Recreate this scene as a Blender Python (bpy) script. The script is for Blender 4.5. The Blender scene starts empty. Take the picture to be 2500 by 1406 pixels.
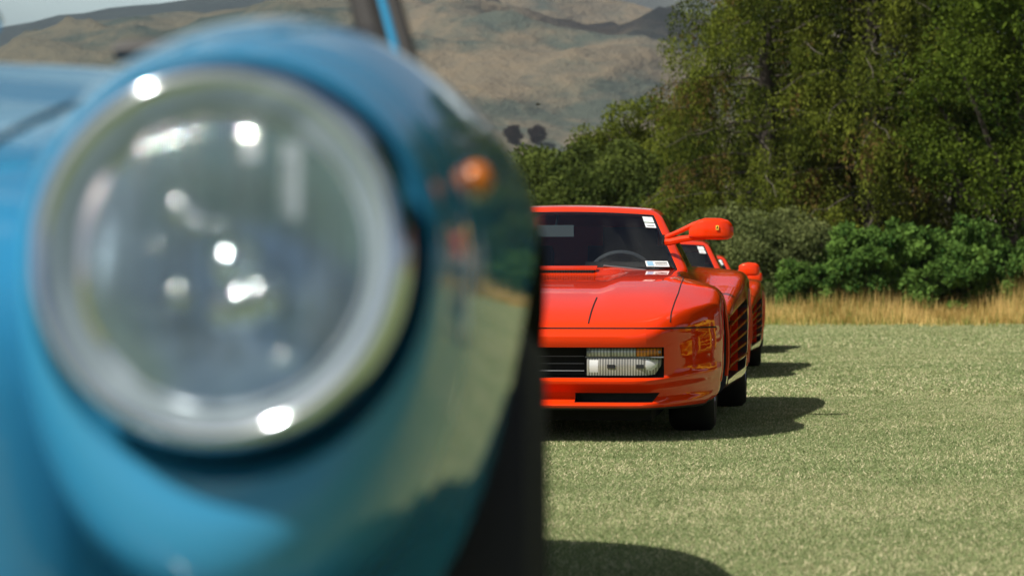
import bpy, bmesh, math, random
import numpy as np
from mathutils import Vector, Matrix, noise
from mathutils.bvhtree import BVHTree

random.seed(7)
rng = np.random.default_rng(7)
R = math.radians
scene = bpy.context.scene
col = scene.collection

# ------------------------------------------------------------------ camera, sky, sun, exposure
cam_d = bpy.data.cameras.new('camera')
cam = bpy.data.objects.new('camera', cam_d)
col.objects.link(cam)
cam.location = (0, 0, 0.65)
cam.rotation_euler = (R(90), 0, 0)
cam_d.lens = 85
cam_d.sensor_width = 36
cam_d.shift_y = 0.0072
cam_d.clip_start = 0.05
cam_d.clip_end = 20000
cam_d.dof.use_dof = True
cam_d.dof.focus_distance = 11.3
cam_d.dof.aperture_fstop = 5.6
scene.camera = cam

SUN_DIR = Vector((0.68, 0.59, -1.0)).normalized()       # the way the light travels
SUN_EL = math.asin(-SUN_DIR.z)
SUN_AZ = math.atan2(-SUN_DIR.x, -SUN_DIR.y)              # clockwise from +Y
world = bpy.data.worlds.new('World')
scene.world = world
world.use_nodes = True
wn = world.node_tree
wn.nodes.clear()
sky = wn.nodes.new('ShaderNodeTexSky')
sky.sky_type = 'NISHITA'
sky.sun_disc = False
sky.sun_elevation = SUN_EL
sky.sun_rotation = SUN_AZ
sky.altitude = 400
sky.dust_density = 3.5
wb = wn.nodes.new('ShaderNodeBackground')
wb.inputs[1].default_value = 0.052
wo = wn.nodes.new('ShaderNodeOutputWorld')
wn.links.new(sky.outputs[0], wb.inputs[0])
wn.links.new(wb.outputs[0], wo.inputs[0])

sun_d = bpy.data.lights.new('sun', 'SUN')
sun_d.energy = 5.0
sun_d.angle = R(0.53)
sun_d.color = (1.0, 0.94, 0.84)
sun = bpy.data.objects.new('sun', sun_d)
col.objects.link(sun)
sun.rotation_euler = SUN_DIR.to_track_quat('-Z', 'Y').to_euler()

vs = scene.view_settings
vs.view_transform = 'Standard'
vs.look = 'None'
vs.exposure = 0.35
vs.gamma = 1.0
vs.use_curve_mapping = False
scene.cycles.use_denoising = True
scene.cycles.denoiser = 'OPENIMAGEDENOISE'
scene.cycles.max_bounces = 8
scene.cycles.transparent_max_bounces = 12
scene.cycles.sample_clamp_indirect = 12
scene.cycles.volume_bounces = 0

F = 5903.0
def at(px, py, Y):
    return Vector(((px - 1250) / F * Y, Y, 0.65 + (721 - py) / F * Y))

# ------------------------------------------------------------------ materials
MATS = {}
def principled(name, base, rough=0.5, metal=0.0, coat=0.0, spec=0.5, trans=0.0, coat_rough=0.03):
    m = bpy.data.materials.new(name)
    m.use_nodes = True
    b = m.node_tree.nodes['Principled BSDF']
    b.inputs['Base Color'].default_value = (*base, 1)
    b.inputs['Roughness'].default_value = rough
    b.inputs['Metallic'].default_value = metal
    b.inputs['Coat Weight'].default_value = coat
    b.inputs['Coat Roughness'].default_value = coat_rough
    b.inputs['Specular IOR Level'].default_value = spec
    b.inputs['Transmission Weight'].default_value = trans
    MATS[name] = m
    return m
def nodes(m):
    nt = m.node_tree
    return nt, nt.nodes, nt.links, nt.nodes['Principled BSDF']

def paint(name, base, flake=0.0):
    m = principled(name, base, 0.55, 0.0, 1.0, 0.0, coat_rough=0.012)
    m.node_tree.nodes['Principled BSDF'].inputs['Coat IOR'].default_value = 1.46 if 'blue' not in name else 1.6
    nt, N, L, b = nodes(m)
    tc = N.new('ShaderNodeTexCoord')
    nz = N.new('ShaderNodeTexNoise'); nz.inputs['Scale'].default_value = 3.0
    L.new(tc.outputs['Object'], nz.inputs['Vector'])
    mr = N.new('ShaderNodeMapRange'); mr.inputs[3].default_value = 0.93; mr.inputs[4].default_value = 1.05
    L.new(nz.outputs[0], mr.inputs[0])
    mx = N.new('ShaderNodeMix'); mx.data_type = 'RGBA'; mx.blend_type = 'MULTIPLY'
    mx.inputs[0].default_value = 1
    mx.inputs[6].default_value = (*base, 1)
    L.new(mr.outputs[0], mx.inputs[7])
    L.new(mx.outputs[2], b.inputs['Base Color'])
    # faint orange peel in the lacquer
    n2 = N.new('ShaderNodeTexNoise'); n2.inputs['Scale'].default_value = 9.0; n2.inputs['Detail'].default_value = 2
    L.new(tc.outputs['Object'], n2.inputs['Vector'])
    bp = N.new('ShaderNodeBump'); bp.inputs['Strength'].default_value = 0.05; bp.inputs['Distance'].default_value = 0.01
    L.new(n2.outputs[0], bp.inputs['Height'])
    L.new(bp.outputs[0], b.inputs['Coat Normal'])
    return m

paint('red_paint', (0.74, 0.038, 0.003))
paint('blue_paint', (0.032, 0.225, 0.405))
principled('black_plastic', (0.012, 0.012, 0.013), 0.55)
principled('wheel_grey', (0.10, 0.10, 0.11), 0.35)
principled('black_gloss', (0.008, 0.008, 0.009), 0.15)
principled('seam', (0.004, 0.004, 0.004), 0.9)
principled('rubber', (0.018, 0.017, 0.016), 0.8)
principled('interior', (0.02, 0.018, 0.018), 0.7)
principled('tan_leather', (0.30, 0.16, 0.06), 0.6)
principled('rim', (0.62, 0.63, 0.65), 0.25, 1.0)
principled('chrome', (0.70, 0.77, 0.83), 0.07, 1.0)
principled('satin_trim', (0.46, 0.55, 0.62), 0.32, 0.6)
principled('reflector', (0.60, 0.73, 0.84), 0.17, 0.9)
principled('prism', (0.72, 0.76, 0.78), 0.25, 0.5)
principled('bulb', (0.85, 0.86, 0.88), 0.12, 0.6)
principled('white_sticker', (0.75, 0.76, 0.76), 0.5)
principled('green_print', (0.05, 0.28, 0.12), 0.5)
principled('blue_print', (0.25, 0.45, 0.62), 0.5)
principled('yellow_badge', (0.85, 0.55, 0.06), 0.3)
principled('amber', (0.50, 0.13, 0.006), 0.25, 0, 0.5)
principled('bright_bar', (0.25, 0.26, 0.27), 0.4, 0.6)
principled('mirror_grey', (0.16, 0.18, 0.19), 0.5)
principled('steel_dark', (0.05, 0.05, 0.055), 0.4, 0.8)

def ribbed(name, base, scale, rough=0.15):
    m = principled(name, base, rough, 0.0, 1.0)
    nt, N, L, b = nodes(m)
    tc = N.new('ShaderNodeTexCoord')
    w = N.new('ShaderNodeTexWave'); w.wave_type = 'BANDS'; w.bands_direction = 'X'
    w.inputs['Scale'].default_value = scale
    L.new(tc.outputs['Object'], w.inputs['Vector'])
    nz = N.new('ShaderNodeTexNoise'); nz.inputs['Scale'].default_value = 14
    L.new(tc.outputs['Object'], nz.inputs['Vector'])
    mth = N.new('ShaderNodeMath'); mth.operation = 'MULTIPLY'
    L.new(w.outputs['Fac'], mth.inputs[0]); L.new(nz.outputs[0], mth.inputs[1])
    rp = N.new('ShaderNodeValToRGB')
    rp.color_ramp.elements[0].color = (base[0]*.35, base[1]*.35, base[2]*.35, 1)
    rp.color_ramp.elements[1].color = (*base, 1)
    rp.color_ramp.elements[1].position = 0.6
    L.new(mth.outputs[0], rp.inputs[0])
    L.new(rp.outputs[0], b.inputs['Base Color'])
    bp = N.new('ShaderNodeBump'); bp.inputs['Strength'].default_value = 0.5; bp.inputs['Distance'].default_value = 0.004
    L.new(w.outputs['Fac'], bp.inputs['Height'])
    L.new(bp.outputs[0], b.inputs['Normal'])
    b.inputs['Metallic'].default_value = 0.0 if 'amber' in name else 0.35
    return m
ribbed('clear_ribbed', (0.62, 0.64, 0.64), 22)
ribbed('amber_ribbed', (0.95, 0.30, 0.01), 22)
ribbed('fog_ribbed', (0.52, 0.50, 0.44), 26)
principled('fog_clear', (0.72, 0.73, 0.72), 0.2, 0.2, 1.0)

def thin_glass(name, tint, refl=1.0, ior=1.5, rough=0.0, flute=0.0):
    m = bpy.data.materials.new(name); m.use_nodes = True
    nt = m.node_tree; N = nt.nodes; L = nt.links; N.clear()
    out = N.new('ShaderNodeOutputMaterial')
    tr = N.new('ShaderNodeBsdfTransparent'); tr.inputs[0].default_value = (*tint, 1)
    gl = N.new('ShaderNodeBsdfGlossy'); gl.inputs['Roughness'].default_value = rough
    fr = N.new('ShaderNodeFresnel'); fr.inputs[0].default_value = ior
    mx = N.new('ShaderNodeMixShader')
    L.new(fr.outputs[0], mx.inputs[0]); L.new(tr.outputs[0], mx.inputs[1]); L.new(gl.outputs[0], mx.inputs[2])
    L.new(mx.outputs[0], out.inputs[0])
    if flute:
        tc = N.new('ShaderNodeTexCoord')
        w = N.new('ShaderNodeTexWave'); w.bands_direction = 'X'; w.inputs['Scale'].default_value = flute
        L.new(tc.outputs['Object'], w.inputs['Vector'])
        bp = N.new('ShaderNodeBump'); bp.inputs['Strength'].default_value = 0.35; bp.inputs['Distance'].default_value = 0.01
        L.new(w.outputs['Fac'], bp.inputs['Height'])
        L.new(bp.outputs[0], gl.inputs['Normal'])
        df = N.new('ShaderNodeBsdfDiffuse'); df.inputs[0].default_value = (.55, .66, .72, 1)      # pale haze mixed into the glass colour to brighten the lamp
        m2 = N.new('ShaderNodeMixShader'); m2.inputs[0].default_value = .055
        L.new(tr.outputs[0], m2.inputs[1]); L.new(df.outputs[0], m2.inputs[2]); L.new(m2.outputs[0], mx.inputs[1])
    MATS[name] = m
    return m
thin_glass('windscreen', (0.55, 0.62, 0.64), ior=1.5)
thin_glass('side_glass', (0.32, 0.36, 0.36), ior=1.55)
thin_glass('clear_glass', (0.90, 0.93, 0.92), ior=1.4)
thin_glass('tinted_glass', (0.74, 0.82, 0.83), ior=1.5)
thin_glass('lamp_glass', (0.86, 0.89, 0.90), ior=1.5, rough=0.02, flute=9.0)

def foliage_mat(name, dark, light, other=None, transl=0.35):
    m = bpy.data.materials.new(name); m.use_nodes = True
    nt = m.node_tree; N = nt.nodes; L = nt.links; N.clear()
    out = N.new('ShaderNodeOutputMaterial')
    a = N.new('ShaderNodeAttribute'); a.attribute_name = 'tint'
    rp = N.new('ShaderNodeValToRGB')
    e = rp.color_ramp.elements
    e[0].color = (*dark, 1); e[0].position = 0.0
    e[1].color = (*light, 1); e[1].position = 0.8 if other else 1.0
    if other:
        k = e.new(0.9); k.color = (*other, 1)
        k = e.new(1.0); k.color = (*other, 1)
    L.new(a.outputs['Fac'], rp.inputs[0])
    d = N.new('ShaderNodeBsdfDiffuse'); t = N.new('ShaderNodeBsdfTranslucent')
    L.new(rp.outputs[0], d.inputs[0]); L.new(rp.outputs[0], t.inputs[0])
    mx = N.new('ShaderNodeMixShader'); mx.inputs[0].default_value = transl
    L.new(d.outputs[0], mx.inputs[1]); L.new(t.outputs[0], mx.inputs[2])
    L.new(mx.outputs[0], out.inputs[0])
    MATS[name] = m
    return m
foliage_mat('larch_leaf', (0.014, 0.028, 0.006), (0.165, 0.195, 0.028), (0.12, 0.08, 0.028), .25)
foliage_mat('broad_leaf', (0.014, 0.034, 0.006), (0.11, 0.155, 0.02), None, .25)
foliage_mat('hedge_leaf', (0.03, 0.05, 0.014), (0.12, 0.155, 0.035))
foliage_mat('round_leaf', (0.045, 0.065, 0.010), (0.17, 0.20, 0.03))
foliage_mat('shrub_leaf', (0.025, 0.075, 0.018), (0.17, 0.29, 0.06))
foliage_mat('grey_leaf', (0.06, 0.085, 0.03), (0.19, 0.22, 0.08))
foliage_mat('purple_leaf', (0.010, 0.007, 0.007), (0.028, 0.018, 0.016), transl=0.15)
foliage_mat('grass_blade', (0.15, 0.21, 0.085), (0.37, 0.42, 0.205), (0.74, 0.66, 0.44), 0.3)
foliage_mat('dry_blade', (0.30, 0.20, 0.05), (0.74, 0.55, 0.22), (0.20, 0.24, 0.06), 0.3)
m = principled('bark', (0.032, 0.025, 0.02), 0.9)
m = principled('grey_twig', (0.075, 0.065, 0.05), 0.9)

def lawn_mat():
    m = principled('lawn_ground', (0.2, 0.25, 0.1), 0.95, spec=0.1)
    nt, N, L, b = nodes(m)
    tc = N.new('ShaderNodeTexCoord')
    def noise_(s, d, r=0.6):
        n = N.new('ShaderNodeTexNoise'); n.inputs['Scale'].default_value = s; n.inputs['Detail'].default_value = d
        n.inputs['Roughness'].default_value = r
        L.new(tc.outputs['Object'], n.inputs['Vector']); return n
    big = noise_(0.35, 4); mid = noise_(3.0, 4); fine = noise_(55, 6, 0.8)
    def ramp(src, c0, c1, p0=.35, p1=.65):
        r = N.new('ShaderNodeValToRGB'); r.color_ramp.elements[0].color = (*c0, 1); r.color_ramp.elements[1].color = (*c1, 1)
        r.color_ramp.elements[0].position = p0; r.color_ramp.elements[1].position = p1
        L.new(src.outputs[0], r.inputs[0]); return r
    r1 = ramp(fine, (0.12, 0.17, 0.07), (0.38, 0.42, 0.21), .3, .7)
    r2 = ramp(mid, (0.23, 0.29, 0.125), (0.46, 0.44, 0.26), .4, .72)
    mx = N.new('ShaderNodeMix'); mx.data_type = 'RGBA'; mx.inputs[0].default_value = 0.5
    L.new(r1.outputs[0], mx.inputs[6]); L.new(r2.outputs[0], mx.inputs[7])
    r3 = ramp(big, (0.80, 0.92, 0.80), (1.12, 1.04, 1.0))
    m2 = N.new('ShaderNodeMix'); m2.data_type = 'RGBA'; m2.blend_type = 'MULTIPLY'; m2.inputs[0].default_value = 1
    L.new(mx.outputs[2], m2.inputs[6]); L.new(r3.outputs[0], m2.inputs[7])
    L.new(m2.outputs[2], b.inputs['Base Color'])
    bp = N.new('ShaderNodeBump'); bp.inputs['Strength'].default_value = 0.7; bp.inputs['Distance'].default_value = 0.03
    L.new(fine.outputs[0], bp.inputs['Height']); L.new(bp.outputs[0], b.inputs['Normal'])
lawn_mat()

def hill_mat(name, tan, scrub, amount):
    m = principled(name, tan, 0.95, spec=0.1)
    nt, N, L, b = nodes(m)
    tc = N.new('ShaderNodeTexCoord')
    mp = N.new('ShaderNodeMapping'); mp.inputs['Scale'].default_value = (1, 0.45, 1.6)
    L.new(tc.outputs['Object'], mp.inputs['Vector'])
    def nz(s, d, r=.6):
        n = N.new('ShaderNodeTexNoise'); n.inputs['Scale'].default_value = s; n.inputs['Detail'].default_value = d; n.inputs['Roughness'].default_value = r
        L.new(mp.outputs[0], n.inputs['Vector']); return n
    n1 = nz(0.012, 8, .62); n2 = nz(0.045, 5); n3 = nz(0.004, 3)
    r = N.new('ShaderNodeValToRGB'); e = r.color_ramp.elements
    e[0].position = amount - .06; e[0].color = (*scrub, 1); e[1].position = amount + .07; e[1].color = (*tan, 1)
    L.new(n1.outputs[0], r.inputs[0])
    r2 = N.new('ShaderNodeValToRGB'); e = r2.color_ramp.elements
    e[0].position = .3; e[0].color = (.78, .82, .84, 1); e[1].position = .7; e[1].color = (1.18, 1.12, 1.02, 1)
    L.new(n2.outputs[0], r2.inputs[0])
    mx = N.new('ShaderNodeMix'); mx.data_type = 'RGBA'; mx.blend_type = 'MULTIPLY'; mx.inputs[0].default_value = 1
    L.new(r.outputs[0], mx.inputs[6]); L.new(r2.outputs[0], mx.inputs[7])
    L.new(mx.outputs[2], b.inputs['Base Color'])
    am = N.new('ShaderNodeMath'); am.operation = 'MULTIPLY_ADD'; am.inputs[1].default_value = .45
    L.new(n2.outputs[0], am.inputs[0]); L.new(n1.outputs[0], am.inputs[2])
    bp = N.new('ShaderNodeBump'); bp.inputs['Strength'].default_value = 1.0; bp.inputs['Distance'].default_value = 16
    L.new(am.outputs[0], bp.inputs['Height']); L.new(bp.outputs[0], b.inputs['Normal'])
    return m
hill_mat('hill_tan', (0.135, 0.115, 0.082), (0.055, 0.070, 0.060), 0.465)
hill_mat('hill_far', (0.075, 0.09, 0.07), (0.05, 0.065, 0.05), 0.5)
def cloud_mat():
    m = bpy.data.materials.new('cloud_white'); m.use_nodes = True
    N = m.node_tree.nodes; L = m.node_tree.links; N.clear()
    out = N.new('ShaderNodeOutputMaterial'); d = N.new('ShaderNodeBsdfDiffuse'); t = N.new('ShaderNodeBsdfTransparent')
    d.inputs[0].default_value = (.8, .8, .8, 1)
    mx = N.new('ShaderNodeMixShader')
    tc = N.new('ShaderNodeTexCoord'); sp = N.new('ShaderNodeVectorMath'); sp.operation = 'SUBTRACT'; sp.inputs[1].default_value = (.5, .5, .5)
    L.new(tc.outputs['Generated'], sp.inputs[0])
    fl = N.new('ShaderNodeVectorMath'); fl.operation = 'MULTIPLY'; fl.inputs[1].default_value = (2, 2, 0)
    L.new(sp.outputs[0], fl.inputs[0])
    ln = N.new('ShaderNodeVectorMath'); ln.operation = 'LENGTH'; L.new(fl.outputs[0], ln.inputs[0])
    nz = N.new('ShaderNodeTexNoise'); nz.inputs['Scale'].default_value = 5; nz.inputs['Detail'].default_value = 4
    L.new(tc.outputs['Generated'], nz.inputs['Vector'])
    ad = N.new('ShaderNodeMath'); ad.operation = 'MULTIPLY_ADD'; ad.inputs[1].default_value = .7
    L.new(nz.outputs[0], ad.inputs[0]); L.new(ln.outputs['Value'], ad.inputs[2])
    mr = N.new('ShaderNodeMapRange'); mr.inputs[1].default_value = .55; mr.inputs[2].default_value = 1.25; mr.inputs[3].default_value = .9; mr.inputs[4].default_value = 0.0
    L.new(ad.outputs[0], mr.inputs[0]); L.new(mr.outputs[0], mx.inputs[0])
    tl_ = N.new('ShaderNodeBsdfTranslucent'); tl_.inputs[0].default_value = (.85, .88, .92, 1)
    md_ = N.new('ShaderNodeMixShader'); md_.inputs[0].default_value = .5
    L.new(d.outputs[0], md_.inputs[1]); L.new(tl_.outputs[0], md_.inputs[2])
    L.new(t.outputs[0], mx.inputs[1]); L.new(md_.outputs[0], mx.inputs[2]); L.new(mx.outputs[0], out.inputs[0])
    MATS['cloud_white'] = m
cloud_mat()
principled('cloud_bank', (.50, .58, .62), 1.0, spec=0)

# ------------------------------------------------------------------ helpers
def tag(o, label=None, cat=None, group=None, kind=None):
    if label: o['label'] = label
    if cat: o['category'] = cat
    if group: o['group'] = group
    if kind: o['kind'] = kind
    return o
def empty(name, loc=(0, 0, 0), rz=0.0):
    o = bpy.data.objects.new(name, None); col.objects.link(o)
    o.location = loc; o.rotation_euler = (0, 0, rz); o.empty_display_size = 0.2
    return o
def link(name, me, mat=None, parent=None):
    o = bpy.data.objects.new(name, me); col.objects.link(o)
    if mat is not None and not me.materials:
        me.materials.append(MATS[mat])
    if parent is not None: o.parent = parent
    return o
def mesh(name, V, Fc, smooth=False, sharp=None):
    me = bpy.data.meshes.new(name)
    me.from_pydata([tuple(v) for v in V], [], Fc)
    me.update()
    if smooth:
        me.polygons.foreach_set('use_smooth', [True] * len(me.polygons))
        if sharp: me.set_sharp_from_angle(angle=R(sharp))
    return me
def obj(name, V, Fc, mat, parent=None, smooth=False, sharp=None):
    return link(name, mesh(name, V, Fc, smooth, sharp), mat, parent)
def copy_tree(o, parent=None):
    c = o.copy(); col.objects.link(c); c.parent = parent
    for ch in o.children: copy_tree(ch, c)
    return c

class MB:
    def __init__(s): s.V = []; s.F = []
    def add(s, V, Fc):
        n = len(s.V); s.V += [tuple(v) for v in V]; s.F += [tuple(i + n for i in f) for f in Fc]; return s
    def box(s, c, d, rot=None):
        V = []
        for x in (-.5, .5):
            for y in (-.5, .5):
                for z in (-.5, .5):
                    p = Vector((x * d[0], y * d[1], z * d[2]))
                    if rot is not None: p = rot @ p
                    V.append(p + Vector(c))
        return s.add(V, [(0, 1, 3, 2), (4, 6, 7, 5), (0, 4, 5, 1), (2, 3, 7, 6), (0, 2, 6, 4), (1, 5, 7, 3)])
    def tube(s, pts, rad, n=8, caps=True):
        pts = [Vector(p) for p in pts]
        if not hasattr(rad, '__len__'): rad = [rad] * len(pts)
        V = []; Fc = []
        prev = None
        for i, p in enumerate(pts):
            t = (pts[min(i + 1, len(pts) - 1)] - pts[max(i - 1, 0)]).normalized()
            if prev is None:
                a = t.orthogonal().normalized()
            else:
                a = (prev - t * prev.dot(t)).normalized()
            prev = a; b = t.cross(a)
            for k in range(n):
                th = 2 * math.pi * k / n
                V.append(p + (a * math.cos(th) + b * math.sin(th)) * rad[i])
        for i in range(len(pts) - 1):
            for k in range(n):
                Fc.append((i*n+k, i*n+(k+1) % n, (i+1)*n+(k+1) % n, (i+1)*n+k))
        if caps:
            Fc.append(tuple(range(n - 1, -1, -1))); Fc.append(tuple((len(pts)-1)*n + k for k in range(n)))
        return s.add(V, Fc)
    def lathe(s, prof, n=48, M=Matrix()):
        # prof: (r, h) about local z
        V = []; Fc = []
        for r, h in prof:
            for k in range(n):
                th = 2 * math.pi * k / n
                V.append(M @ Vector((r * math.cos(th), r * math.sin(th), h)))
        for i in range(len(prof) - 1):
            for k in range(n):
                Fc.append((i*n+k, i*n+(k+1) % n, (i+1)*n+(k+1) % n, (i+1)*n+k))
        return s.add(V, Fc)
    def prism(s, poly, M, d):
        n = len(poly)
        V = [M @ Vector((x, y, 0)) for x, y in poly] + [M @ Vector((x, y, d)) for x, y in poly]
        Fc = [tuple(range(n - 1, -1, -1)), tuple(range(n, 2 * n))] + [(i, (i+1) % n, n+(i+1) % n, n+i) for i in range(n)]
        return s.add(V, Fc)
    def build(s, name, mat, parent=None, smooth=False, sharp=40):
        return obj(name, s.V, s.F, mat, parent, smooth, sharp)

def interp(x, xs, ys): return float(np.interp(x, xs, ys))
def pchip(xs, ys):
    xs = np.array(xs, float); ys = np.array(ys, float)
    h = np.diff(xs); d = np.diff(ys) / h
    m_ = np.zeros(len(xs)); m_[0] = d[0]; m_[-1] = d[-1]
    for i in range(1, len(xs) - 1):
        if d[i-1] * d[i] > 0:
            w1 = 2*h[i] + h[i-1]; w2 = h[i] + 2*h[i-1]
            m_[i] = (w1 + w2) / (w1 / d[i-1] + w2 / d[i])
    def f(x):
        x = min(max(x, xs[0]), xs[-1])
        i = int(min(max(np.searchsorted(xs, x) - 1, 0), len(xs) - 2))
        t = (x - xs[i]) / h[i]
        return float((1+2*t)*(1-t)**2*ys[i] + t*(1-t)**2*h[i]*m_[i] + t*t*(3-2*t)*ys[i+1] + t*t*(t-1)*h[i]*m_[i+1])
    return f

def box_surface(A, B, C):
    """grid surface of a box; returns param points and faces with face id (0 top,1 bottom,2 right,3 left,4 front,5 rear)"""
    idx = {}; P = []; Fc = []; fid = []
    def vid(i, j, k):
        key = (i, j, k)
        if key not in idx:
            idx[key] = len(P); P.append((A[i], B[j], C[k]))
        return idx[key]
    na, nb, nc = len(A)-1, len(B)-1, len(C)-1
    for i in range(na):
        for j in range(nb):
            Fc.append((vid(i, j, nc), vid(i+1, j, nc), vid(i+1, j+1, nc), vid(i, j+1, nc))); fid.append((0, i, j))
            Fc.append((vid(i, j, 0), vid(i, j+1, 0), vid(i+1, j+1, 0), vid(i+1, j, 0))); fid.append((1, i, j))
    for j in range(nb):
        for k in range(nc):
            Fc.append((vid(na, j, k), vid(na, j+1, k), vid(na, j+1, k+1), vid(na, j, k+1))); fid.append((2, j, k))
            Fc.append((vid(0, j, k), vid(0, j, k+1), vid(0, j+1, k+1), vid(0, j+1, k))); fid.append((3, j, k))
    for i in range(na):
        for k in range(nc):
            Fc.append((vid(i, 0, k), vid(i+1, 0, k), vid(i+1, 0, k+1), vid(i, 0, k+1))); fid.append((4, i, k))
            Fc.append((vid(i, nb, k), vid(i, nb, k+1), vid(i+1, nb, k+1), vid(i+1, nb, k))); fid.append((5, i, k))
    return P, Fc, fid

def round_box(p, lo, hi, r):
    q = [min(max(p[i], lo[i] + r), hi[i] - r) for i in range(3)]
    d = Vector(p) - Vector(q)
    if d.length < 1e-9: return Vector(p)
    return Vector(q) + d.normalized() * r

def smooth_lin(n, lo=0., hi=1.): return [lo + (hi - lo) * i / n for i in range(n + 1)]

def boolean_cut(o, cutters):
    for c in cutters:
        md = o.modifiers.new('cut', 'BOOLEAN'); md.operation = 'DIFFERENCE'; md.solver = 'EXACT'; md.object = c
        md.material_mode = 'TRANSFER'
    dg = bpy.context.evaluated_depsgraph_get()
    me = bpy.data.meshes.new_from_object(o.evaluated_get(dg))
    old = o.data
    o.modifiers.clear(); o.data = me
    bpy.data.meshes.remove(old)
    for c in cutters:
        d = c.data; bpy.data.objects.remove(c); bpy.data.meshes.remove(d)
    me.polygons.foreach_set('use_smooth', [True] * len(me.polygons))
    me.set_sharp_from_angle(angle=R(32))
    return o

def bvh_of(me):
    return BVHTree.FromPolygons([v.co.copy() for v in me.vertices], [tuple(p.vertices) for p in me.polygons])

def quad_mesh(name, P, D, S, L, W, tint, mat, parent=None):
    """diamond leaves: base P, long direction D (n,3), side S (n,3)"""
    n = len(P)
    V = np.empty((n, 4, 3))
    V[:, 0] = P
    V[:, 1] = P + D * (L * .5)[:, None] + S * (W * .5)[:, None]
    V[:, 2] = P + D * L[:, None]
    V[:, 3] = P + D * (L * .5)[:, None] - S * (W * .5)[:, None]
    me = bpy.data.meshes.new(name)
    me.vertices.add(n * 4); me.vertices.foreach_set('co', V.reshape(-1))
    me.loops.add(n * 4); me.loops.foreach_set('vertex_index', np.arange(n * 4, dtype=np.int32))
    me.polygons.add(n); me.polygons.foreach_set('loop_start', np.arange(0, n * 4, 4, dtype=np.int32))
    at_ = me.attributes.new('tint', 'FLOAT', 'POINT')
    at_.data.foreach_set('value', np.repeat(tint, 4).astype(np.float32))
    me.update(calc_edges=True); me.validate()
    return link(name, me, mat, parent)
def tri_mesh(name, V, tint, mat, parent=None):
    n = len(V)
    me = bpy.data.meshes.new(name)
    me.vertices.add(n * 3); me.vertices.foreach_set('co', V.reshape(-1))
    me.loops.add(n * 3); me.loops.foreach_set('vertex_index', np.arange(n * 3, dtype=np.int32))
    me.polygons.add(n); me.polygons.foreach_set('loop_start', np.arange(0, n * 3, 3, dtype=np.int32))
    at_ = me.attributes.new('tint', 'FLOAT', 'POINT')
    at_.data.foreach_set('value', np.repeat(tint, 3).astype(np.float32))
    me.update(calc_edges=True); me.validate()
    return link(name, me, mat, parent)
def unit(a): return a / np.maximum(np.linalg.norm(a, axis=1, keepdims=True), 1e-9)

# ------------------------------------------------------------------ ground and hills
def build_ground():
    xs = list(np.linspace(-60, 60, 25)); ys = list(np.linspace(-20, 80, 21))
    xs = [-4000, -800] + xs + [800, 4000]; ys = [-3000, -300] + ys + [400, 1500, 9000]
    V = []; Fc = []
    for y in ys:
        for x in xs: V.append((x, y, 0))
    n = len(xs)
    for j in range(len(ys) - 1):
        for i in range(n - 1): Fc.append((j*n+i, j*n+i+1, (j+1)*n+i+1, (j+1)*n+i))
    o = obj('lawn', V, Fc, 'lawn_ground'); tag(o, kind='structure')
build_ground()

def build_hill(name, mat, table, Yr, Y0, xr, nx, ny, amp, seed):
    px = [t[0] for t in table]
    X = [(p - 1250) / F * Yr for p in px]; Z = [0.65 + (721 - t[1]) / F * Yr for t in table]
    X = [X[0] - 3000] + X + [X[-1] + 3000]; Z = [Z[0] * .5] + Z + [Z[-1] * .7]
    prof = pchip(X, Z)
    V = []; Fc = []
    for j in range(ny + 1):
        t = j / ny * 1.35
        y = Y0 + (Yr - Y0) * t
        for i in range(nx + 1):
            x = -xr + 2 * xr * i / nx
            h = prof(x)
            s = t if t < 1 else 1 - (t - 1) * .9
            s = s ** 1.15 if s > 0 else 0
            q = Vector((x / 420 + seed, y / 520, 0))
            f1 = noise.noise(q) * 1.0 + noise.noise(q * 2.1) * .55 + noise.noise(q * 4.3) * .3 + noise.noise(q * 9.1) * .16 + noise.noise(q * 19) * .08
            w1 = noise.noise(q * 1.3) * .8
            rid = 1 - abs(noise.noise(Vector((x / 230 + seed + w1 + y / 900, y / 700, 3.3)))) * 2
            rid += .5 * (1 - abs(noise.noise(Vector((x / 105 + w1 - y / 600, y / 380, 7.3)))) * 2)
            rid += .24 * (1 - abs(noise.noise(Vector((x / 48 + w1, y / 190, 1.3)))) * 2)
            k = min(1, t * 2.2) * (1 if t < .9 else max(0.12, 1 - (t - .9) * 8) if t < 1.01 else .12)
            V.append((x, y, max(h * s + amp * k * (f1 * .6 + rid * .62 - .6), -2) - (3 if t == 0 else 0)))
    n = nx + 1
    for j in range(ny):
        for i in range(nx): Fc.append((j*n+i, j*n+i+1, (j+1)*n+i+1, (j+1)*n+i))
    o = obj(name, V, Fc, mat, smooth=True); tag(o, kind='structure')
    return o
near = [(-600, 200), (0, 152), (100, 122), (176, 92), (247, 62), (352, 46), (462, 27), (550, 33), (640, 4), (760, -50), (1000, -120), (1300, -90), (1450, -30), (1556, 3), (1620, 29), (1668, 42), (1900, 90), (2600, 150)]
far = [(-600, 110), (0, 66), (150, 36), (310, 17), (430, 0), (600, -30), (1100, -140), (1600, -130), (1800, -70), (2600, 0)]
build_hill('tan_hill', 'hill_tan', near, 2500, 700, 2600, 420, 210, 46, 3.1)
build_hill('far_hill', 'hill_far', far, 6000, 4200, 5000, 160, 50, 60, 9.7)

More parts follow.
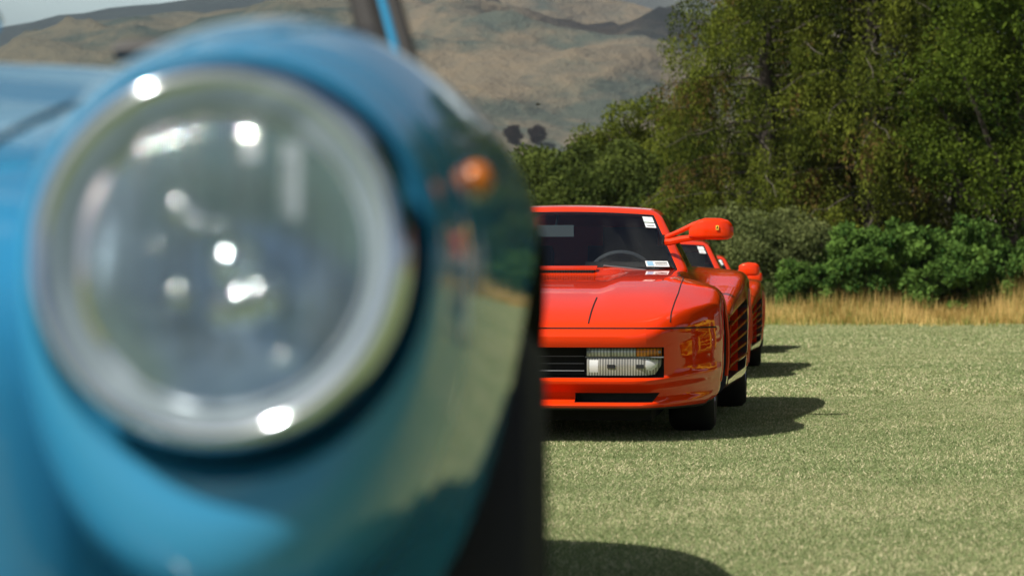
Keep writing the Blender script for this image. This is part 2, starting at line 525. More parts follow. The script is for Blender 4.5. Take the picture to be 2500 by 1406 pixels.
def build_cloud(c, d, seed, mat='cloud_white'):
    bm = bmesh.new(); bmesh.ops.create_icosphere(bm, subdivisions=5, radius=1)
    for v in bm.verts:
        p = v.co.copy(); q = p * 1.7 + Vector((seed, 0, 0))
        k = 1 + .45 * noise.noise(q) + .25 * noise.noise(q * 2.3) + .12 * noise.noise(q * 5)
        if p.z < 0: p.z *= .35
        v.co = Vector((p.x * d[0] * k, p.y * d[1] * k, p.z * d[2] * k))
    me = bpy.data.meshes.new('cloud'); bm.to_mesh(me); bm.free()
    me.polygons.foreach_set('use_smooth', [True] * len(me.polygons))
    o = link('cloud', me, mat); o.location = c; tag(o, kind='structure')

# ------------------------------------------------------------------ the red sports car
# local axes: +x = to the right seen from the front, +y = towards the tail, z up, origin on the ground under the front axle
VN, LEN = -1.05, 4.48
CW = pchip([-1.1, -.6, 0, .45, 1.2, 2.1, 2.6, 3.0, 3.5], [.905, .912, .918, .925, .95, .985, .99, .98, .95])
HP = pchip([-1.05, -.85, -.5, 0, .45, .8, 1.5, 2.2, 2.8, 3.45], [.520, .594, .676, .740, .768, .785, .80, .82, .82, .76])
HC = pchip([-1.05, -.85, -.4, 0, .5, .7, .85, 1.5, 3.45], [.520, .592, .678, .717, .748, .782, .80, .80, .76])
ZS = pchip([-1.05, -.75, -.45, -.15, .1, .35, .55, 1.0, 1.5, 2.15, 2.8, 3.45], [.51, .560, .625, .690, .69, .63, .585, .645, .71, .79, .80, .75])
FP = pchip([.146, .165, .179, .20, .222, .245, .262, .275, .288, .40, .423, .445, .469, .49, .52], [.022, .024, .004, -.045, -.045, -.015, .018, .022, .004, .004, .014, .024, .028, .014, 0])
def body_pos(a, b, c):
    r = .055
    p = round_box((a * .95, b * LEN, c * .6), (-.95, 0, 0), (.95, LEN, .6), r)
    a, b, c = p.x / .95, p.y / LEN, p.z / .6
    s = abs(a)
    off = .03 * s * s + .62 * max(0, (s - .61) / .39) ** 2.1
    v = VN + LEN * b + off * max(0, 1 - b * 3.2) - (.04 * s * s + .10 * s ** 6) * max(0, 1 - (1 - b) * 4)
    zb = .146 if v < -.5 else .155
    hp, hc, zs = HP(v), HC(v), ZS(v)
    # height across the car: centre channel, headlamp panel, shoulder
    if s < .34: zt = hc
    elif s < .47:
        t = (s - .34) / .13; t = t*t*(3-2*t); zt = hc + (hp - hc) * t
    elif s < .72: zt = hp
    else:
        t = (s - .72) / .28; k1 = .35 * t + .65 * t * t
        t2 = min(1, (s - .72) / .12); k2 = t2 * t2 * (3 - 2 * t2)
        wv = interp(v, [.15, .5, 2.1, 2.5], [0, 1, 1, 0])
        zt = hp + (zs - hp) * (k1 + (k2 - k1) * wv)
    zt -= .012 * s * s
    z = zb + c * (zt - zb)
    k = interp(c, [0, .12, .35, .65, 1], [.955, .985, .998, 1.0, .985])
    # the waist of the doors draws in above the strakes
    u = a * CW(v) * k
    if b < .2:
        w = max(0, 1 - b / .12)
        zz = .146 + c * .374
        v -= FP(zz) * w * (1 - .35 * s ** 4)
    return Vector((u, v, z))

GV0, GV1 = .76, 3.05
def green_pos(a, b, c):
    r = .07
    L = 2.0
    p = round_box((a * .62, b * L, c * .5), (-.62, 0, 0), (.62, L, .5), r)
    a, b, c = p.x / .62, p.y / L, p.z / .5
    vb = .70 + b * 2.35 + .16 * a * a * (1 - b)
    vt = 1.40 + b * .95 + .07 * a * a * (1 - b)
    cc = c
    v = vb + (vt - vb) * cc
    hw = .715 + (.515 - .715) * cc
    hw -= .06 * max(0, b - .4) * (1 - cc) * 2
    z = .745 + (1.152 - .745 - .022 * a * a - .03 * (2 * b - .9) ** 2) * c
    return Vector((a * hw, v, z))

def car_wheel(parent, u, v, rad, wid):
    side = 1 if u > 0 else -1
    M = Matrix.Translation((u, v, rad)) @ Matrix.Rotation(R(90) * side, 4, 'Y')
    w = wid / 2
    rr = rad * .66
    t = MB().lathe([(rr, -w*.9), (rr + .02, -w), (rad - .03, -w), (rad - .006, -w*.8), (rad, -w*.5), (rad, w*.5), (rad - .006, w*.8), (rad - .03, w), (rr + .02, w), (rr, w*.9), (rr, -w*.9)], 40, M)
    root = empty('wheel'); root.parent = parent
    t.build('tyre', 'rubber', root, True)
    rm = MB().lathe([(rr + .004, -w*.9), (rr + .004, w*.92), (rr - .012, w*.96), (rr - .02, w*.6), (rr - .02, -w*.9)], 40, M)
    for k in range(5):
        th = 2 * math.pi * k / 5
        rot = (M.to_3x3() @ Matrix.Rotation(th, 3, 'Z'))
        c = M @ Vector((math.cos(th) * rr * .5, math.sin(th) * rr * .5, w * .66))
        rm.box(c, (rr * .98, .06, .03), rot)
    rm.lathe([(0.001, w*.8), (.045, w*.8), (.06, w*.7), (.06, w*.4)], 20, M)
    rm.build('rim', 'rim', root, True)
    return root

def make_red_car():
    root = empty('sports_car')
    A = sorted(set([round(x, 4) for x in smooth_lin(30, -1, 1)] + [q * w for q in (-1, 1) for w in (.985, .97, .95, .93, .90, .87, .84, .81, .78, .76, .74, .70, .67)] + [-.34, .34, -.38, .38, -.43, .43, -.47, .47, -.72, .72]))
    B = sorted(set([round(x, 5) for x in smooth_lin(90)] + [.002, .004, .007, .016, .02, .993, .997]))
    Zl = [.146, .156, .165, .172, .179, .19, .20, .211, .222, .234, .245, .254, .262, .268, .275, .281, .288, .31, .34, .37, .40, .412, .423, .434, .445, .457, .469, .48, .49, .5, .507, .514, .52]
    C = [(z - .146) / .374 for z in Zl]
    P, Fc, fid = box_surface(A, B, C)
    V = [body_pos(*p) for p in P]
    body = obj('body', V, Fc, 'red_paint', root, True)
    body.data.materials.append(MATS['black_plastic'])
    for poly, f in zip(body.data.polygons, fid):
        if f[0] == 1: poly.material_index = 1
    cut = []
    def cutter(mb, mat='black_plastic'):
        c = mb.build('cutter', mat); cut.append(c)
    for s in (-1, 1):
        for v, rad in ((0, .345), (2.55, .36)):
            M = Matrix.Translation((s * .60, v, .325)) @ Matrix.Rotation(R(90) * s, 4, 'Y')
            n = 44
            poly = [(rad * math.cos(2*math.pi*k/n), rad * math.sin(2*math.pi*k/n)) for k in range(n)]
            cutter(MB().prism(poly, M, .7))
        # flank intake behind the strakes: polygon in (v, z)
        poly = [(.50, .236), (.515, .225), (1.96, .250), (2.02, .29), (2.04, .60), (2.0, .635), (1.5, .60), (.62, .535), (.50, .50)]
        mb = MB(); n = len(poly)
        Vc = []
        for (pv, pz) in poly: Vc.append((s * (CW(pv) - .085), pv, pz))
        for (pv, pz) in poly: Vc.append((s * 1.25, pv, pz))
        Fp = [tuple(range(n)), tuple(range(2*n-1, n-1, -1))] + [(i, n+i, n+(i+1) % n, (i+1) % n) for i in range(n)]
        if s < 0: Fp = [tuple(reversed(f)) for f in Fp]
        Fp = [tuple(reversed(f)) for f in Fp]
        mb.add(Vc, Fp); cutter(mb)
        # lower intake
        Vc = []
        for (yy, g) in ((-1.3, 0), (-.90, .03)):
            for (uu, zz) in ((.285, .180), (.625, .180), (.655, .221), (.285, .221)):
                Vc.append((s * uu, yy, zz))
        Fp = [(3, 2, 1, 0), (4, 5, 6, 7), (0, 1, 5, 4), (1, 2, 6, 5), (2, 3, 7, 6), (3, 0, 4, 7)]
        if s < 0: Fp = [tuple(reversed(f)) for f in Fp]
        Fp = [tuple(reversed(f)) for f in Fp]
        cutter(MB().add(Vc, [tuple(reversed(f)) for f in Fp]))
    cutter(MB().box((0, -1.14, .355), (1.350, .50, .134)))
    cutter(MB().box((0, 1.55, .66), (1.16, 1.30, .5)), 'interior')
    for c in cut:
        bm = bmesh.new(); bm.from_mesh(c.data); bmesh.ops.recalc_face_normals(bm, faces=bm.faces); bm.to_mesh(c.data); bm.free()
    boolean_cut(body, cut)
    bv = bvh_of(body.data)

    # ---- panel gaps
    def seam_top(pts, name='panel_gap', rad=.0032):
        out = []
        for (a_, b_) in zip(pts[:-1], pts[1:]):
            n = max(2, int((Vector(b_) - Vector(a_)).length / .03))
            for i in range(n):
                p = Vector(a_).lerp(Vector(b_), i / n)
                h = bv.ray_cast(Vector((p.x, p.y, 1.5)), Vector((0, 0, -1)))
                if h[0]: out.append(h[0])
        if len(out) > 1: MB().tube(out, rad, 5).build(name, 'seam', body)
    def seam_front(us, z, rad=.0035):
        out = []
        for u in us:
            h = bv.ray_cast(Vector((u, -2, z)), Vector((0, 1, 0)))
            if h[0] and h[0].y < -.3: out.append(h[0])
        if len(out) > 1: MB().tube(out, rad, 5).build('panel_gap', 'seam', body)
    seam_front([x for x in np.linspace(-.885, .885, 70)], .505, .0042)
    for s in (-1, 1):
        seam_top([(s * .345, -1.02, 0), (s * .352, -.62, 0)], rad=.0042)
        seam_top([(s * .70, -.93, 0), (s * .715, -.5, 0), (s * .715, .0, 0), (s * .69, .35, 0), (s*.66, .62, 0)])
        out = []
        for z in np.linspace(.19, .72, 30):
            h = bv.ray_cast(Vector((s * 2, .50 - .02 * z, z)), Vector((-s, 0, 0)))
            if h[0] and abs(h[0].x) > .8: out.append(h[0])
        if len(out) > 2: MB().tube(out, .003, 5).build('panel_gap', 'seam', body)
        out = []
        for v in np.linspace(.40, 2.18, 40):
            h = bv.ray_cast(Vector((s * 2, v, .196)), Vector((-s, 0, 0)))
            if h[0]: out.append(h[0])
        MB().tube(out, .004, 5).build('panel_gap', 'seam', body)
        # wheel-arch lips
        for vv, rad in ((0, .347), (2.55, .362)):
            pts = []
            for th in np.linspace(R(-12), R(192), 44):
                y = vv + rad * math.cos(th); z = .325 + rad * math.sin(th)
                h = bv.ray_cast(Vector((s * 2, vv + (rad + .012) * math.cos(th), .325 + (rad + .012) * math.sin(th))), Vector((-s, 0, 0)))
                if h[0] and abs(h[0].x) > .75: pts.append(Vector((h[0].x - s * .004, y, z)))
            if len(pts) > 3: MB().tube(pts, .010, 6).build('arch_lip', 'red_paint', body, True)
        # strakes: five blades across the intake
        for k in range(5):
            f = (k + 1) / 6
            Vs = []; Fs = []
            vv = list(np.linspace(.49, 2.04, 14))
            for v in vv:
                z0 = .236 + (v - .5) * .014; z1 = interp(v, [.5, .62, 2.04], [.50, .535, .63])
                z = z0 + (z1 - z0) * f
                w = CW(v) * .998
                for (du, dz) in ((-.085, .010), (-.004, .012), (.001, .004), (-.004, -.004), (-.085, -.002)):
                    Vs.append((s * (w + du), v, z + dz))
            n = len(vv)
            for i in range(n - 1):
                for q in range(5):
                    Fs.append((i*5+q, i*5+(q+1) % 5, (i+1)*5+(q+1) % 5, (i+1)*5+q))
            Fs.append((4, 3, 2, 1, 0)); Fs.append(tuple((n-1)*5+q for q in range(5)))
            obj('strake', Vs, Fs, 'red_paint', body)
        # door edge standing in the intake
        MB().box((s * (CW(1.45) - .055), 1.45, .41), (.07, .012, .33)).build('door_edge', 'red_paint', body)

    # ---- nose: grille bars, lamps
    for z in (.318, .350, .382):
        pts = [Vector((u, -1.05 + .05 * (u / .905) ** 2 + .035, z)) for u in np.linspace(-.325, .325, 15)]
        MB().tube(pts, .0014, 5).build('grille_bar', 'bright_bar', body)
    MB().box((0, -.952, .355), (.66, .004, .12)).build('grille_back', 'seam', body)
    def nose_v(u):
        s = abs(u) / .905
        return VN + .03 * s * s + .62 * max(0, (s - .61) / .39) ** 2.1
    for s in (-1, 1):
        lamp = empty('front_lamp'); lamp.parent = root
        def lens(name, u0, u1, z0, z1, mat, back=.022, rc=0.0, par=lamp, deep=.05):
            us = list(np.linspace(u0, u1, 12)); Vv = []; Ff = []
            zs = list(np.linspace(z0, z1, 6))
            for u in us:
                for z in zs:
                    zz = z
                    if rc and u > u1 - rc:
                        lift = rc - math.sqrt(max(0, rc*rc - (u - (u1 - rc))**2))
                        zz = z1 - (z1 - z) * (z1 - z0 - lift) / (z1 - z0)
                    bul = .006 * (1 - ((z - (z0+z1)/2) / ((z1-z0)/2))**2)
                    Vv.append((s * u, nose_v(u) + back - bul, zz))
            nz_ = len(zs)
            for i in range(len(us)-1):
                for k in range(nz_-1): Ff.append((i*nz_+k, (i+1)*nz_+k, (i+1)*nz_+k+1, i*nz_+k+1))
            n0 = len(Vv); Vb = [(x, y + deep, z) for x, y, z in Vv]
            ring = [i*nz_ for i in range(len(us))] + [(len(us)-1)*nz_+k for k in range(1, nz_)] + [i*nz_+nz_-1 for i in range(len(us)-2, -1, -1)] + [k for k in range(nz_-2, 0, -1)]
            for a_, b_ in zip(ring, ring[1:] + ring[:1]): Ff.append((b_, a_, a_ + n0, b_ + n0))
            if s < 0: Ff = [tuple(reversed(f)) for f in Ff]
            return obj(name, Vv + Vb, Ff, mat, par, True, 35)
        lens('side_light_lens', .338, .445, .382, .4175, 'clear_ribbed')
        lens('side_light_lens', .448, .553, .382, .4175, 'clear_ribbed')
        lens('indicator_lens', .556, .664, .382, .4175, 'amber_ribbed')
        fog = lens('driving_lamp_lens', .338, .666, .298, .374, 'fog_ribbed', rc=.05)
        lens('lamp_end', .350, .388, .309, .366, 'fog_clear', .0195, 0, fog, .004)
        lens('lamp_end', .598, .650, .317, .366, 'fog_clear', .0195, .035, fog, .004)
        for u in (.445, .572):
            MB().box((s * u, nose_v(u) + .0145, .338), (.034, .005, .016)).build('lamp_stop', 'steel_dark', fog)
        MB().box((s * .502, -.985, .3785), (.345, .05, .0045)).build('lamp_divider', 'bright_bar', lamp)
        MB().box((s * .502, -.899, .355), (.352, .02, .130)).build('lamp_housing', 'black_plastic', lamp)
        for (u, z) in ((.348, .401), (.655, .401)):
            M = Matrix.Translation((s * u, nose_v(u) + .0155, z)) @ Matrix.Rotation(R(90), 4, 'X')
            MB().lathe([(.001, .004), (.006, .004), (.007, 0)], 12, M).build('screw', 'bright_bar', lamp)

    MB().box((0, 1.25, .125), (1.22, 4.1, .07)).build('underbody_light_block', 'seam', root)  # black box added below the floor to block light under the car
    # ---- bonnet vent
    MB().box((0, .645, .763), (.468, .09, .040), Matrix.Rotation(R(8), 3, 'X')).build('bonnet_vent', 'seam', body)
    vg = MB()
    for u in np.linspace(-.225, .225, 34):
        vg.box((u, .598, .764), (.004, .004, .026))
    vg.build('vent_slats', 'black_gloss', body)
    MB().box((0, .655, .790), (.49, .085, .008), Matrix.Rotation(R(10), 3, 'X')).build('vent_lip', 'red_paint', body)

    # ---- cabin shell with its panes
    GA = [-1, -.965, -.93, -.905, -.6, -.3, 0, .3, .6, .905, .93, .965, 1]
    GB = [0, .03, .06, .09, .2, .3, .4, .48, .51, .54, .7, .85, .94, .97, 1]
    GC = [0, .06, .10, .13, .3, .5, .7, .84, .875, .91, .94, .97, 1]
    def densify(Lst, n):
        o = []
        for p, q in zip(Lst[:-1], Lst[1:]): o += [p + (q - p) * i / n for i in range(n)]
        return o + [Lst[-1]]
    GA, GB, GC = densify(GA, 2), densify(GB, 2), densify(GC, 2)
    P, Fc, fid = box_surface(GA, GB, GC)
    GVs = [green_pos(*p) for p in P]
    groups = {'red': [], 'seal': [], 'wind': [], 'sideR': [], 'sideL': [], 'back': []}
    def mid(L_, i): return (L_[i] + L_[i+1]) / 2
    for f, d in zip(Fc, fid):
        k = 'red'
        if d[0] == 1: continue
        if d[0] == 4:
            a = abs(mid(GA, d[1])); c = mid(GC, d[2])
            if a < .905 and .06 < c < .91: k = 'wind'
            elif a < .93 and c < .94: k = 'seal'
            if c < .06 and a < .93: k = 'seal'
        if d[0] in (2, 3):
            b = mid(GB, d[1]); c = mid(GC, d[2])
            if .09 < b < .51 and .10 < c < .875: k = 'sideR' if d[0] == 2 else 'sideL'
            elif .06 < b < .54 and .06 < c < .91: k = 'seal'
        if d[0] == 5:
            a = abs(mid(GA, d[1])); c = mid(GC, d[2])
            if a < .9 and .13 < c < .875: k = 'back'
        groups[k].append(f)
    def sub(name, fs, mat, par):
        used = {}; Vv = []; Ff = []
        for f in fs:
            g = []
            for i in f:
                if i not in used: used[i] = len(Vv); Vv.append(GVs[i])
                g.append(used[i])
            Ff.append(tuple(g))
        return obj(name, Vv, Ff, mat, par, True, 50)
    cab = sub('cabin_shell', groups['red'], 'red_paint', root)
    sol = cab.modifiers.new('thick', 'SOLIDIFY'); sol.thickness = .018; sol.offset = -1
    sub('window_seal', groups['seal'], 'black_gloss', cab)
    ws = sub('windscreen', groups['wind'], 'windscreen', cab)
    sub('side_window', groups['sideR'], 'side_glass', cab); sub('side_window', groups['sideL'], 'side_glass', cab)
    sub('rear_window', groups['back'], 'side_glass', cab)

    # ---- cabin interior
    MB().box((0, 1.02, .70), (1.10, .40, .17)).box((.34, 1.06, .80), (.36, .22, .05)).build('dashboard', 'interior', root)
    M = Matrix.Translation((.33, 1.24, .705)) @ Matrix.Rotation(R(-68), 4, 'X')
    tw = MB(); pts = [M @ Vector((.185 * math.cos(t), .185 * math.sin(t), 0)) for t in np.linspace(0, 2*math.pi, 41)]
    tw.tube(pts, .014, 8, False).box(M @ Vector((0, 0, 0)), (.34, .03, .02), M.to_3x3()).build('steering_wheel', 'wheel_grey', root, True)
    for s in (-1, 1):
        st = MB()
        for (w, y0, z0, dy, dz, rx) in ((.46, 1.78, .62, .14, .60, -18), (.30, 1.90, .94, .10, .16, -18), (.46, 1.52, .40, .50, .14, 0)):
            st.box((s * .33, y0, z0), (w, dy, dz), Matrix.Rotation(R(rx), 3, 'X'))
        st.build('seat', 'interior', root)
    mr = empty('interior_mirror'); mr.parent = root
    MB().box((-.03, 1.28, .995), (.20, .03, .062)).build('mirror_back', 'mirror_grey', mr)
    MB().tube([(-.03, 1.42, 1.10), (-.03, 1.36, 1.05), (-.03, 1.30, 1.01)], .007, 8).build('mirror_stem', 'black_plastic', mr)

    def on_glass(px_u, c, n=.004):
        p = green_pos(px_u, 0, c); p2 = green_pos(px_u, 0, c + .02)
        q = green_pos(px_u + .02, 0, c)
        nr = (q - p).cross(p2 - p).normalized()
        if nr.y > 0: nr = -nr
        return p, (q - p).normalized(), (p2 - p).normalized(), nr
    def sticker(a0, a1, c0, c1, mat, name='sticker', off=.003, par=ws):
        p0, _, _, nr = on_glass(a0, c0)
        cs = [green_pos(a0, 0, c0), green_pos(a1, 0, c0), green_pos(a1, 0, c1), green_pos(a0, 0, c1)]
        Vv = [q + nr * off for q in cs] + [q + nr * (off + .0015) for q in cs]
        return obj(name, Vv, [(0, 3, 2, 1), (4, 5, 6, 7), (0, 1, 5, 4), (1, 2, 6, 5), (2, 3, 7, 6), (3, 0, 4, 7)], mat, par)
    s1 = sticker(.80, .895, .80, .88, 'white_sticker'); sticker(.80, .895, .795, .80, 'green_print', 'print', .003, s1)
    s2 = sticker(.80, .895, .715, .785, 'white_sticker'); sticker(.815, .88, .735, .742, 'steel_dark', 'print', .0048, s2)
    s3 = sticker(.705, .875, .135, .215, 'white_sticker')
    sticker(.715, .76, .145, .205, 'blue_print', 'print', .0048, s3)
    sticker(.775, .865, .185, .193, 'steel_dark', 'print', .0048, s3); sticker(.775, .865, .160, .166, 'steel_dark', 'print', .0048, s3)
    # wipers
    for (a0, a1, lift) in ((-.75, .05, .05), (.05, .72, .03)):
        pts = []
        for t in np.linspace(0, 1, 9):
            a = a0 + (a1 - a0) * t
            p, e, upv, nr = on_glass(a, .085 + lift * math.sin(t * math.pi) * .4)
            pts.append(p + nr * .014)
        w = MB().tube(pts, .006, 6).build('wiper', 'black_plastic', root)
        MB().tube([pts[-1] + Vector((0, -.012, -.012)), pts[4] + Vector((0, -.008, .008))], .005, 6).build('wiper_arm', 'bright_bar', w)

    for (u, v, rad, wid) in ((.762, 0, .325, .215), (-.762, 0, .325, .215), (.838, 2.55, .335, .25), (-.838, 2.55, .335, .25)):
        car_wheel(root, u, v, rad, wid)
    return root, body, cab, ws

def mirror_head(name, secs, mat, parent, depth, v0):
    """secs: (u, zc, half height); loft along u with superelliptic sections in v,z"""
    n = 20; V = []; Fc = []
    for (u, zc, hh, hd, vo) in secs:
        for k in range(n):
            th = 2 * math.pi * k / n
            cx, sx = math.cos(th), math.sin(th)
            e = .45
            V.append((u, v0 + vo + math.copysign(abs(cx) ** e, cx) * hd, zc + math.copysign(abs(sx) ** e, sx) * hh))
    for i in range(len(secs) - 1):
        for k in range(n): Fc.append((i*n+k, i*n+(k+1) % n, (i+1)*n+(k+1) % n, (i+1)*n+k))
    Fc.append(tuple(range(n-1, -1, -1))); Fc.append(tuple((len(secs)-1)*n + k for k in range(n)))
    return obj(name, V, Fc, mat, parent, True, 50)

def high_mirror(root):
    m = empty('door_mirror'); m.parent = root
    v = .97
    h = mirror_head('mirror_housing', [(.700, .975, .022, .02, 0), (.722, .985, .036, .034, 0), (.750, .992, .049, .046, 0), (.785, .996, .056, .05, 0), (.865, .995, .056, .05, .005), (.902, .991, .050, .045, .012), (.920, .986, .038, .034, .02), (.930, .982, .020, .02, .026)], 'red_paint', m, .1, v)
    MB().tube([(.575, v + .03, .952), (.65, v + .01, .983), (.725, v, 1.018), (.76, v, 1.028)], [.012, .012, .014, .016], 8).build('mirror_arm', 'red_paint', m, True)
    MB().tube([(.575, v + .03, .930), (.60, v + .025, .930), (.66, v + .01, .943), (.74, v, .952), (.80, v, .955)], [.020, .020, .017, .016, .015], 8).build('mirror_arm', 'red_paint', m, True)
    MB().tube([(.563, v + .035, .918), (.572, v + .032, .965)], [.014, .012], 8).build('mirror_foot', 'black_gloss', m, True)
    # small yellow badge with a dark rearing horse
    M = Matrix.Translation((.848, v - .052, 1.000)) @ Matrix.Rotation(R(90), 4, 'X')
    b = MB().prism([(-.0075, -.0115), (.0075, -.0115), (.0075, .0115), (-.0075, .0115)], M, .003).build('badge', 'yellow_badge', m)
    hp = [(-.004, -.009), (-.002, -.009), (-.001, -.004), (.001, -.003), (.003, -.007), (.0045, -.006), (.003, -.001), (.002, .001), (.004, .002), (.005, .004), (.002, .004), (.0025, .007), (.001, .009), (-.0005, .006), (-.002, .002), (-.0045, .003), (-.005, .001), (-.003, -.001)]
    M2 = Matrix.Translation((.848, v - .0551, 1.000)) @ Matrix.Rotation(R(90), 4, 'X')
    MB().prism(hp, M2, .001).build('badge_emblem', 'seam', b)
def low_mirror(root, s):
    m = empty('door_mirror'); m.parent = root
    v = 1.0
    secs = [(s * .80, .86, .040, .03, 0), (s * .83, .868, .052, .04, 0), (s * .88, .872, .057, .045, 0), (s * .94, .870, .054, .045, .005), (s * .965, .866, .044, .038, .015), (s * .975, .862, .028, .025, .022)]
    mirror_head('mirror_housing', secs, 'red_paint', m, .1, v)
    MB().tube([(s * .70, v + .02, .775), (s * .76, v + .01, .81), (s * .83, v, .850)], [.034, .028, .030], 10).build('mirror_arm', 'red_paint', m, True)

YAW = R(-6.7)
car_a, body_a, cab_a, ws_a = make_red_car()
base_children = list(car_a.children)
rowv = Vector((0.90, 7.9))
def place(o, k):
    o.location = (0.113 + rowv.x * k, 11.7 + rowv.y * k, 0); o.rotation_euler = (0, 0, YAW)
car_b = copy_tree(car_a); car_c = copy_tree(car_a); car_y = copy_tree(car_a)
place(car_a, 0); place(car_b, 1); place(car_c, 2)
car_c.location.x -= .06
high_mirror(car_a)
paint('yellow_paint', (0.80, 0.46, 0.03))
def recolour(o):
    for sl in o.material_slots:
        if sl.material == MATS['red_paint']: sl.link = 'OBJECT'; sl.material = MATS['yellow_paint']
    for ch in o.children: recolour(ch)
car_y.location = (7.6, 15.2, 0); car_y.rotation_euler = (0, 0, YAW)
g = 'red sports cars parked in a row'
tag(car_a, 'nearest red wedge-nosed sports car, in focus, with high mirror on its windscreen pillar', 'car', g)
tag(car_b, 'second red sports car in the row, low door mirror, directly behind the nearest one', 'car', g)
for c in (car_b, car_c, car_y):
    low_mirror(c, 1); low_mirror(c, -1)
recolour(car_y)
tag(car_y, 'yellow sports car beyond the right edge, mirrored in the nearest red car', 'car')
tag(car_c, 'farthest red sports car, almost hidden, its shadow showing behind the second car', 'car', g)

# ------------------------------------------------------------------ the blue car in the foreground
def make_blue_car():
    CX = -.75
    root = empty('classic_car')
    O = Vector((CX, 2.05, 0))
    def L(p): return Vector(p) - O
    # -- main body: bonnet between the wings, doors, boot
    Wt = pchip([1.30, 1.6, 2.1, 2.45, 2.6, 3.6, 4.6, 5.4, 6.05], [.50, .53, .55, .64, .755, .765, .785, .765, .62])
    Ht = pchip([1.30, 1.5, 1.7, 2.0, 2.3, 2.5, 2.6, 3.0, 4.2, 4.6, 5.4, 6.05], [.66, .725, .768, .820, .862, .892, .890, .87, .87, .88, .86, .80])
    St = pchip([1.30, 1.5, 1.7, 2.0, 2.3, 2.5, 2.6, 3.0, 4.2, 4.6, 5.4, 6.05], [.62, .69, .735, .785, .825, .850, .83, .81, .80, .83, .80, .72])
    def bp(a, b, c):
        p = round_box((a * .75, b * 4.7, c * .6), (-.75, 0, 0), (.75, 4.7, .6), .09)
        a, b, c = p.x / .75, p.y / 4.7, p.z / .6
        y = 1.36 + 4.66 * b + .10 * a * a * max(0, 1 - b * 5) - (.08 * a * a + .18 * a ** 6) * max(0, 1 - (1 - b) * 5)
        s = abs(a)
        zt = Ht(y) + (St(y) - Ht(y)) * s ** 2.5
        zb = .24
        k = interp(c, [0, .2, .5, .8, 1], [.90, .965, 1.0, .99, .95])
        return L((CX + a * Wt(y) * k, y, zb + c * (zt - zb)))
    P, Fc, fid = box_surface(smooth_lin(28, -1, 1), smooth_lin(70), smooth_lin(14))
    body = obj('body', [bp(*p) for p in P], Fc, 'blue_paint', root, True)
    cut = []
    for s in (-1, 1):
        for y, rad in ((4.62, .345),):
            M = Matrix.Translation(L((CX + s * .52, y, .315))) @ Matrix.Rotation(R(90) * s, 4, 'Y')
            n = 44
            cut.append(MB().prism([(rad*math.cos(2*math.pi*k/n), rad*math.sin(2*math.pi*k/n)) for k in range(n)], M, .6).build('cutter', 'black_plastic'))
    cut.append(MB().box(L((CX, 3.35, .80)), (1.20, 1.45, .7)).build('cutter', 'interior'))
    for c in cut:
        bm = bmesh.new(); bm.from_mesh(c.data); bmesh.ops.recalc_face_normals(bm, faces=bm.faces); bm.to_mesh(c.data); bm.free()
    boolean_cut(body, cut)
    # -- wings: tubes that grow out of the headlamp rings
    #    Y, right, left, up, down half axes about the lamp centre
    HX, HZ = -.164, .671
    ST = [(1.50, .088, .088, .088, .088), (1.43, .108, .106, .108, .112), (1.40, .115, .111, .114, .121), (1.386, .1185, .1145, .1170, .1270), (1.390, .1215, .118, .1195, .136), (1.40, .1245, .122, .1225, .152), (1.43, .128, .130, .129, .181), (1.47, .136, .140, .139, .202),
          (1.52, .144, .150, .149, .222), (1.57, .150, .159, .1575, .240), (1.63, .156, .168, .1665, .272), (1.70, .163, .178, .1745, .312), (1.78, .170, .188, .180, .345), (1.88, .180, .197, .185, .375), (2.0, .190, .205, .189, .40), (2.15, .194, .215, .191, .41), (2.35, .196, .23, .192, .41), (2.62, .196, .25, .188, .41), (2.80, .18, .25, .12, .36)]
    yst = np.array([s[0] for s in ST[3:]]); 
    fs = [pchip(yst, [s[k] for s in ST[3:]]) for k in range(1, 5)]
    ys = [y for y in np.concatenate([np.linspace(1.386, 1.44, 9), np.linspace(1.455, 1.80, 24), np.linspace(1.83, 2.8, 24)])]
    rows = [(s[0], s[1], s[2], s[3], s[4]) for s in ST[:3]] + [(y, fs[0](y), fs[1](y), fs[2](y), fs[3](y)) for y in ys]
    n = 72
    for side in (1, -1):
        V = []; Fq = []
        for (y, r_, l_, u_, d_) in rows:
            for k in range(n):
                th = 2 * math.pi * k / n
                cx, sz = math.cos(th), math.sin(th)
                x = HX + cx * (r_ if cx > 0 else l_); z = HZ + sz * (u_ if sz > 0 else d_)
                tilt = .10 * (z - HZ) if y < 1.6 else .10 * (z - HZ) * max(0, 1 - (y - 1.6) * 5)
                rl = math.hypot(x - HX, z - HZ)
                fw = -.055 * min(1, max(0, (rl - .113) / .075)) * max(0, -sz) ** .8 * min(1, max(0, (1.62 - y) / .18)) if len(V) >= 3 * n else 0
                p = L((x, y + tilt + fw, z))
                if side < 0: p.x = -p.x
                V.append(p)
        for i in range(len(rows) - 1):
            for k in range(n): Fq.append((i*n+k, i*n+(k+1) % n, (i+1)*n+(k+1) % n, (i+1)*n+k))
        Fq.append(tuple(range(n))[::-1]); Fq.append(tuple((len(rows)-1)*n + k for k in range(n)))
        w = obj('wing', V, Fq, 'blue_paint', body, True)
        bm = bmesh.new(); bm.from_mesh(w.data); bmesh.ops.recalc_face_normals(bm, faces=bm.faces); bm.to_mesh(w.data); bm.free()
        M = Matrix.Translation((side * .45, 0, .325)) @ Matrix.Rotation(R(90) * side, 4, 'Y')
        q = 56
        c = MB().prism([(.385*math.cos(2*math.pi*k/q), .385*math.sin(2*math.pi*k/q)) for k in range(q)], M, .8).build('cutter', 'black_plastic')
        bm = bmesh.new(); bm.from_mesh(c.data); bmesh.ops.recalc_face_normals(bm, faces=bm.faces); bm.to_mesh(c.data); bm.free()
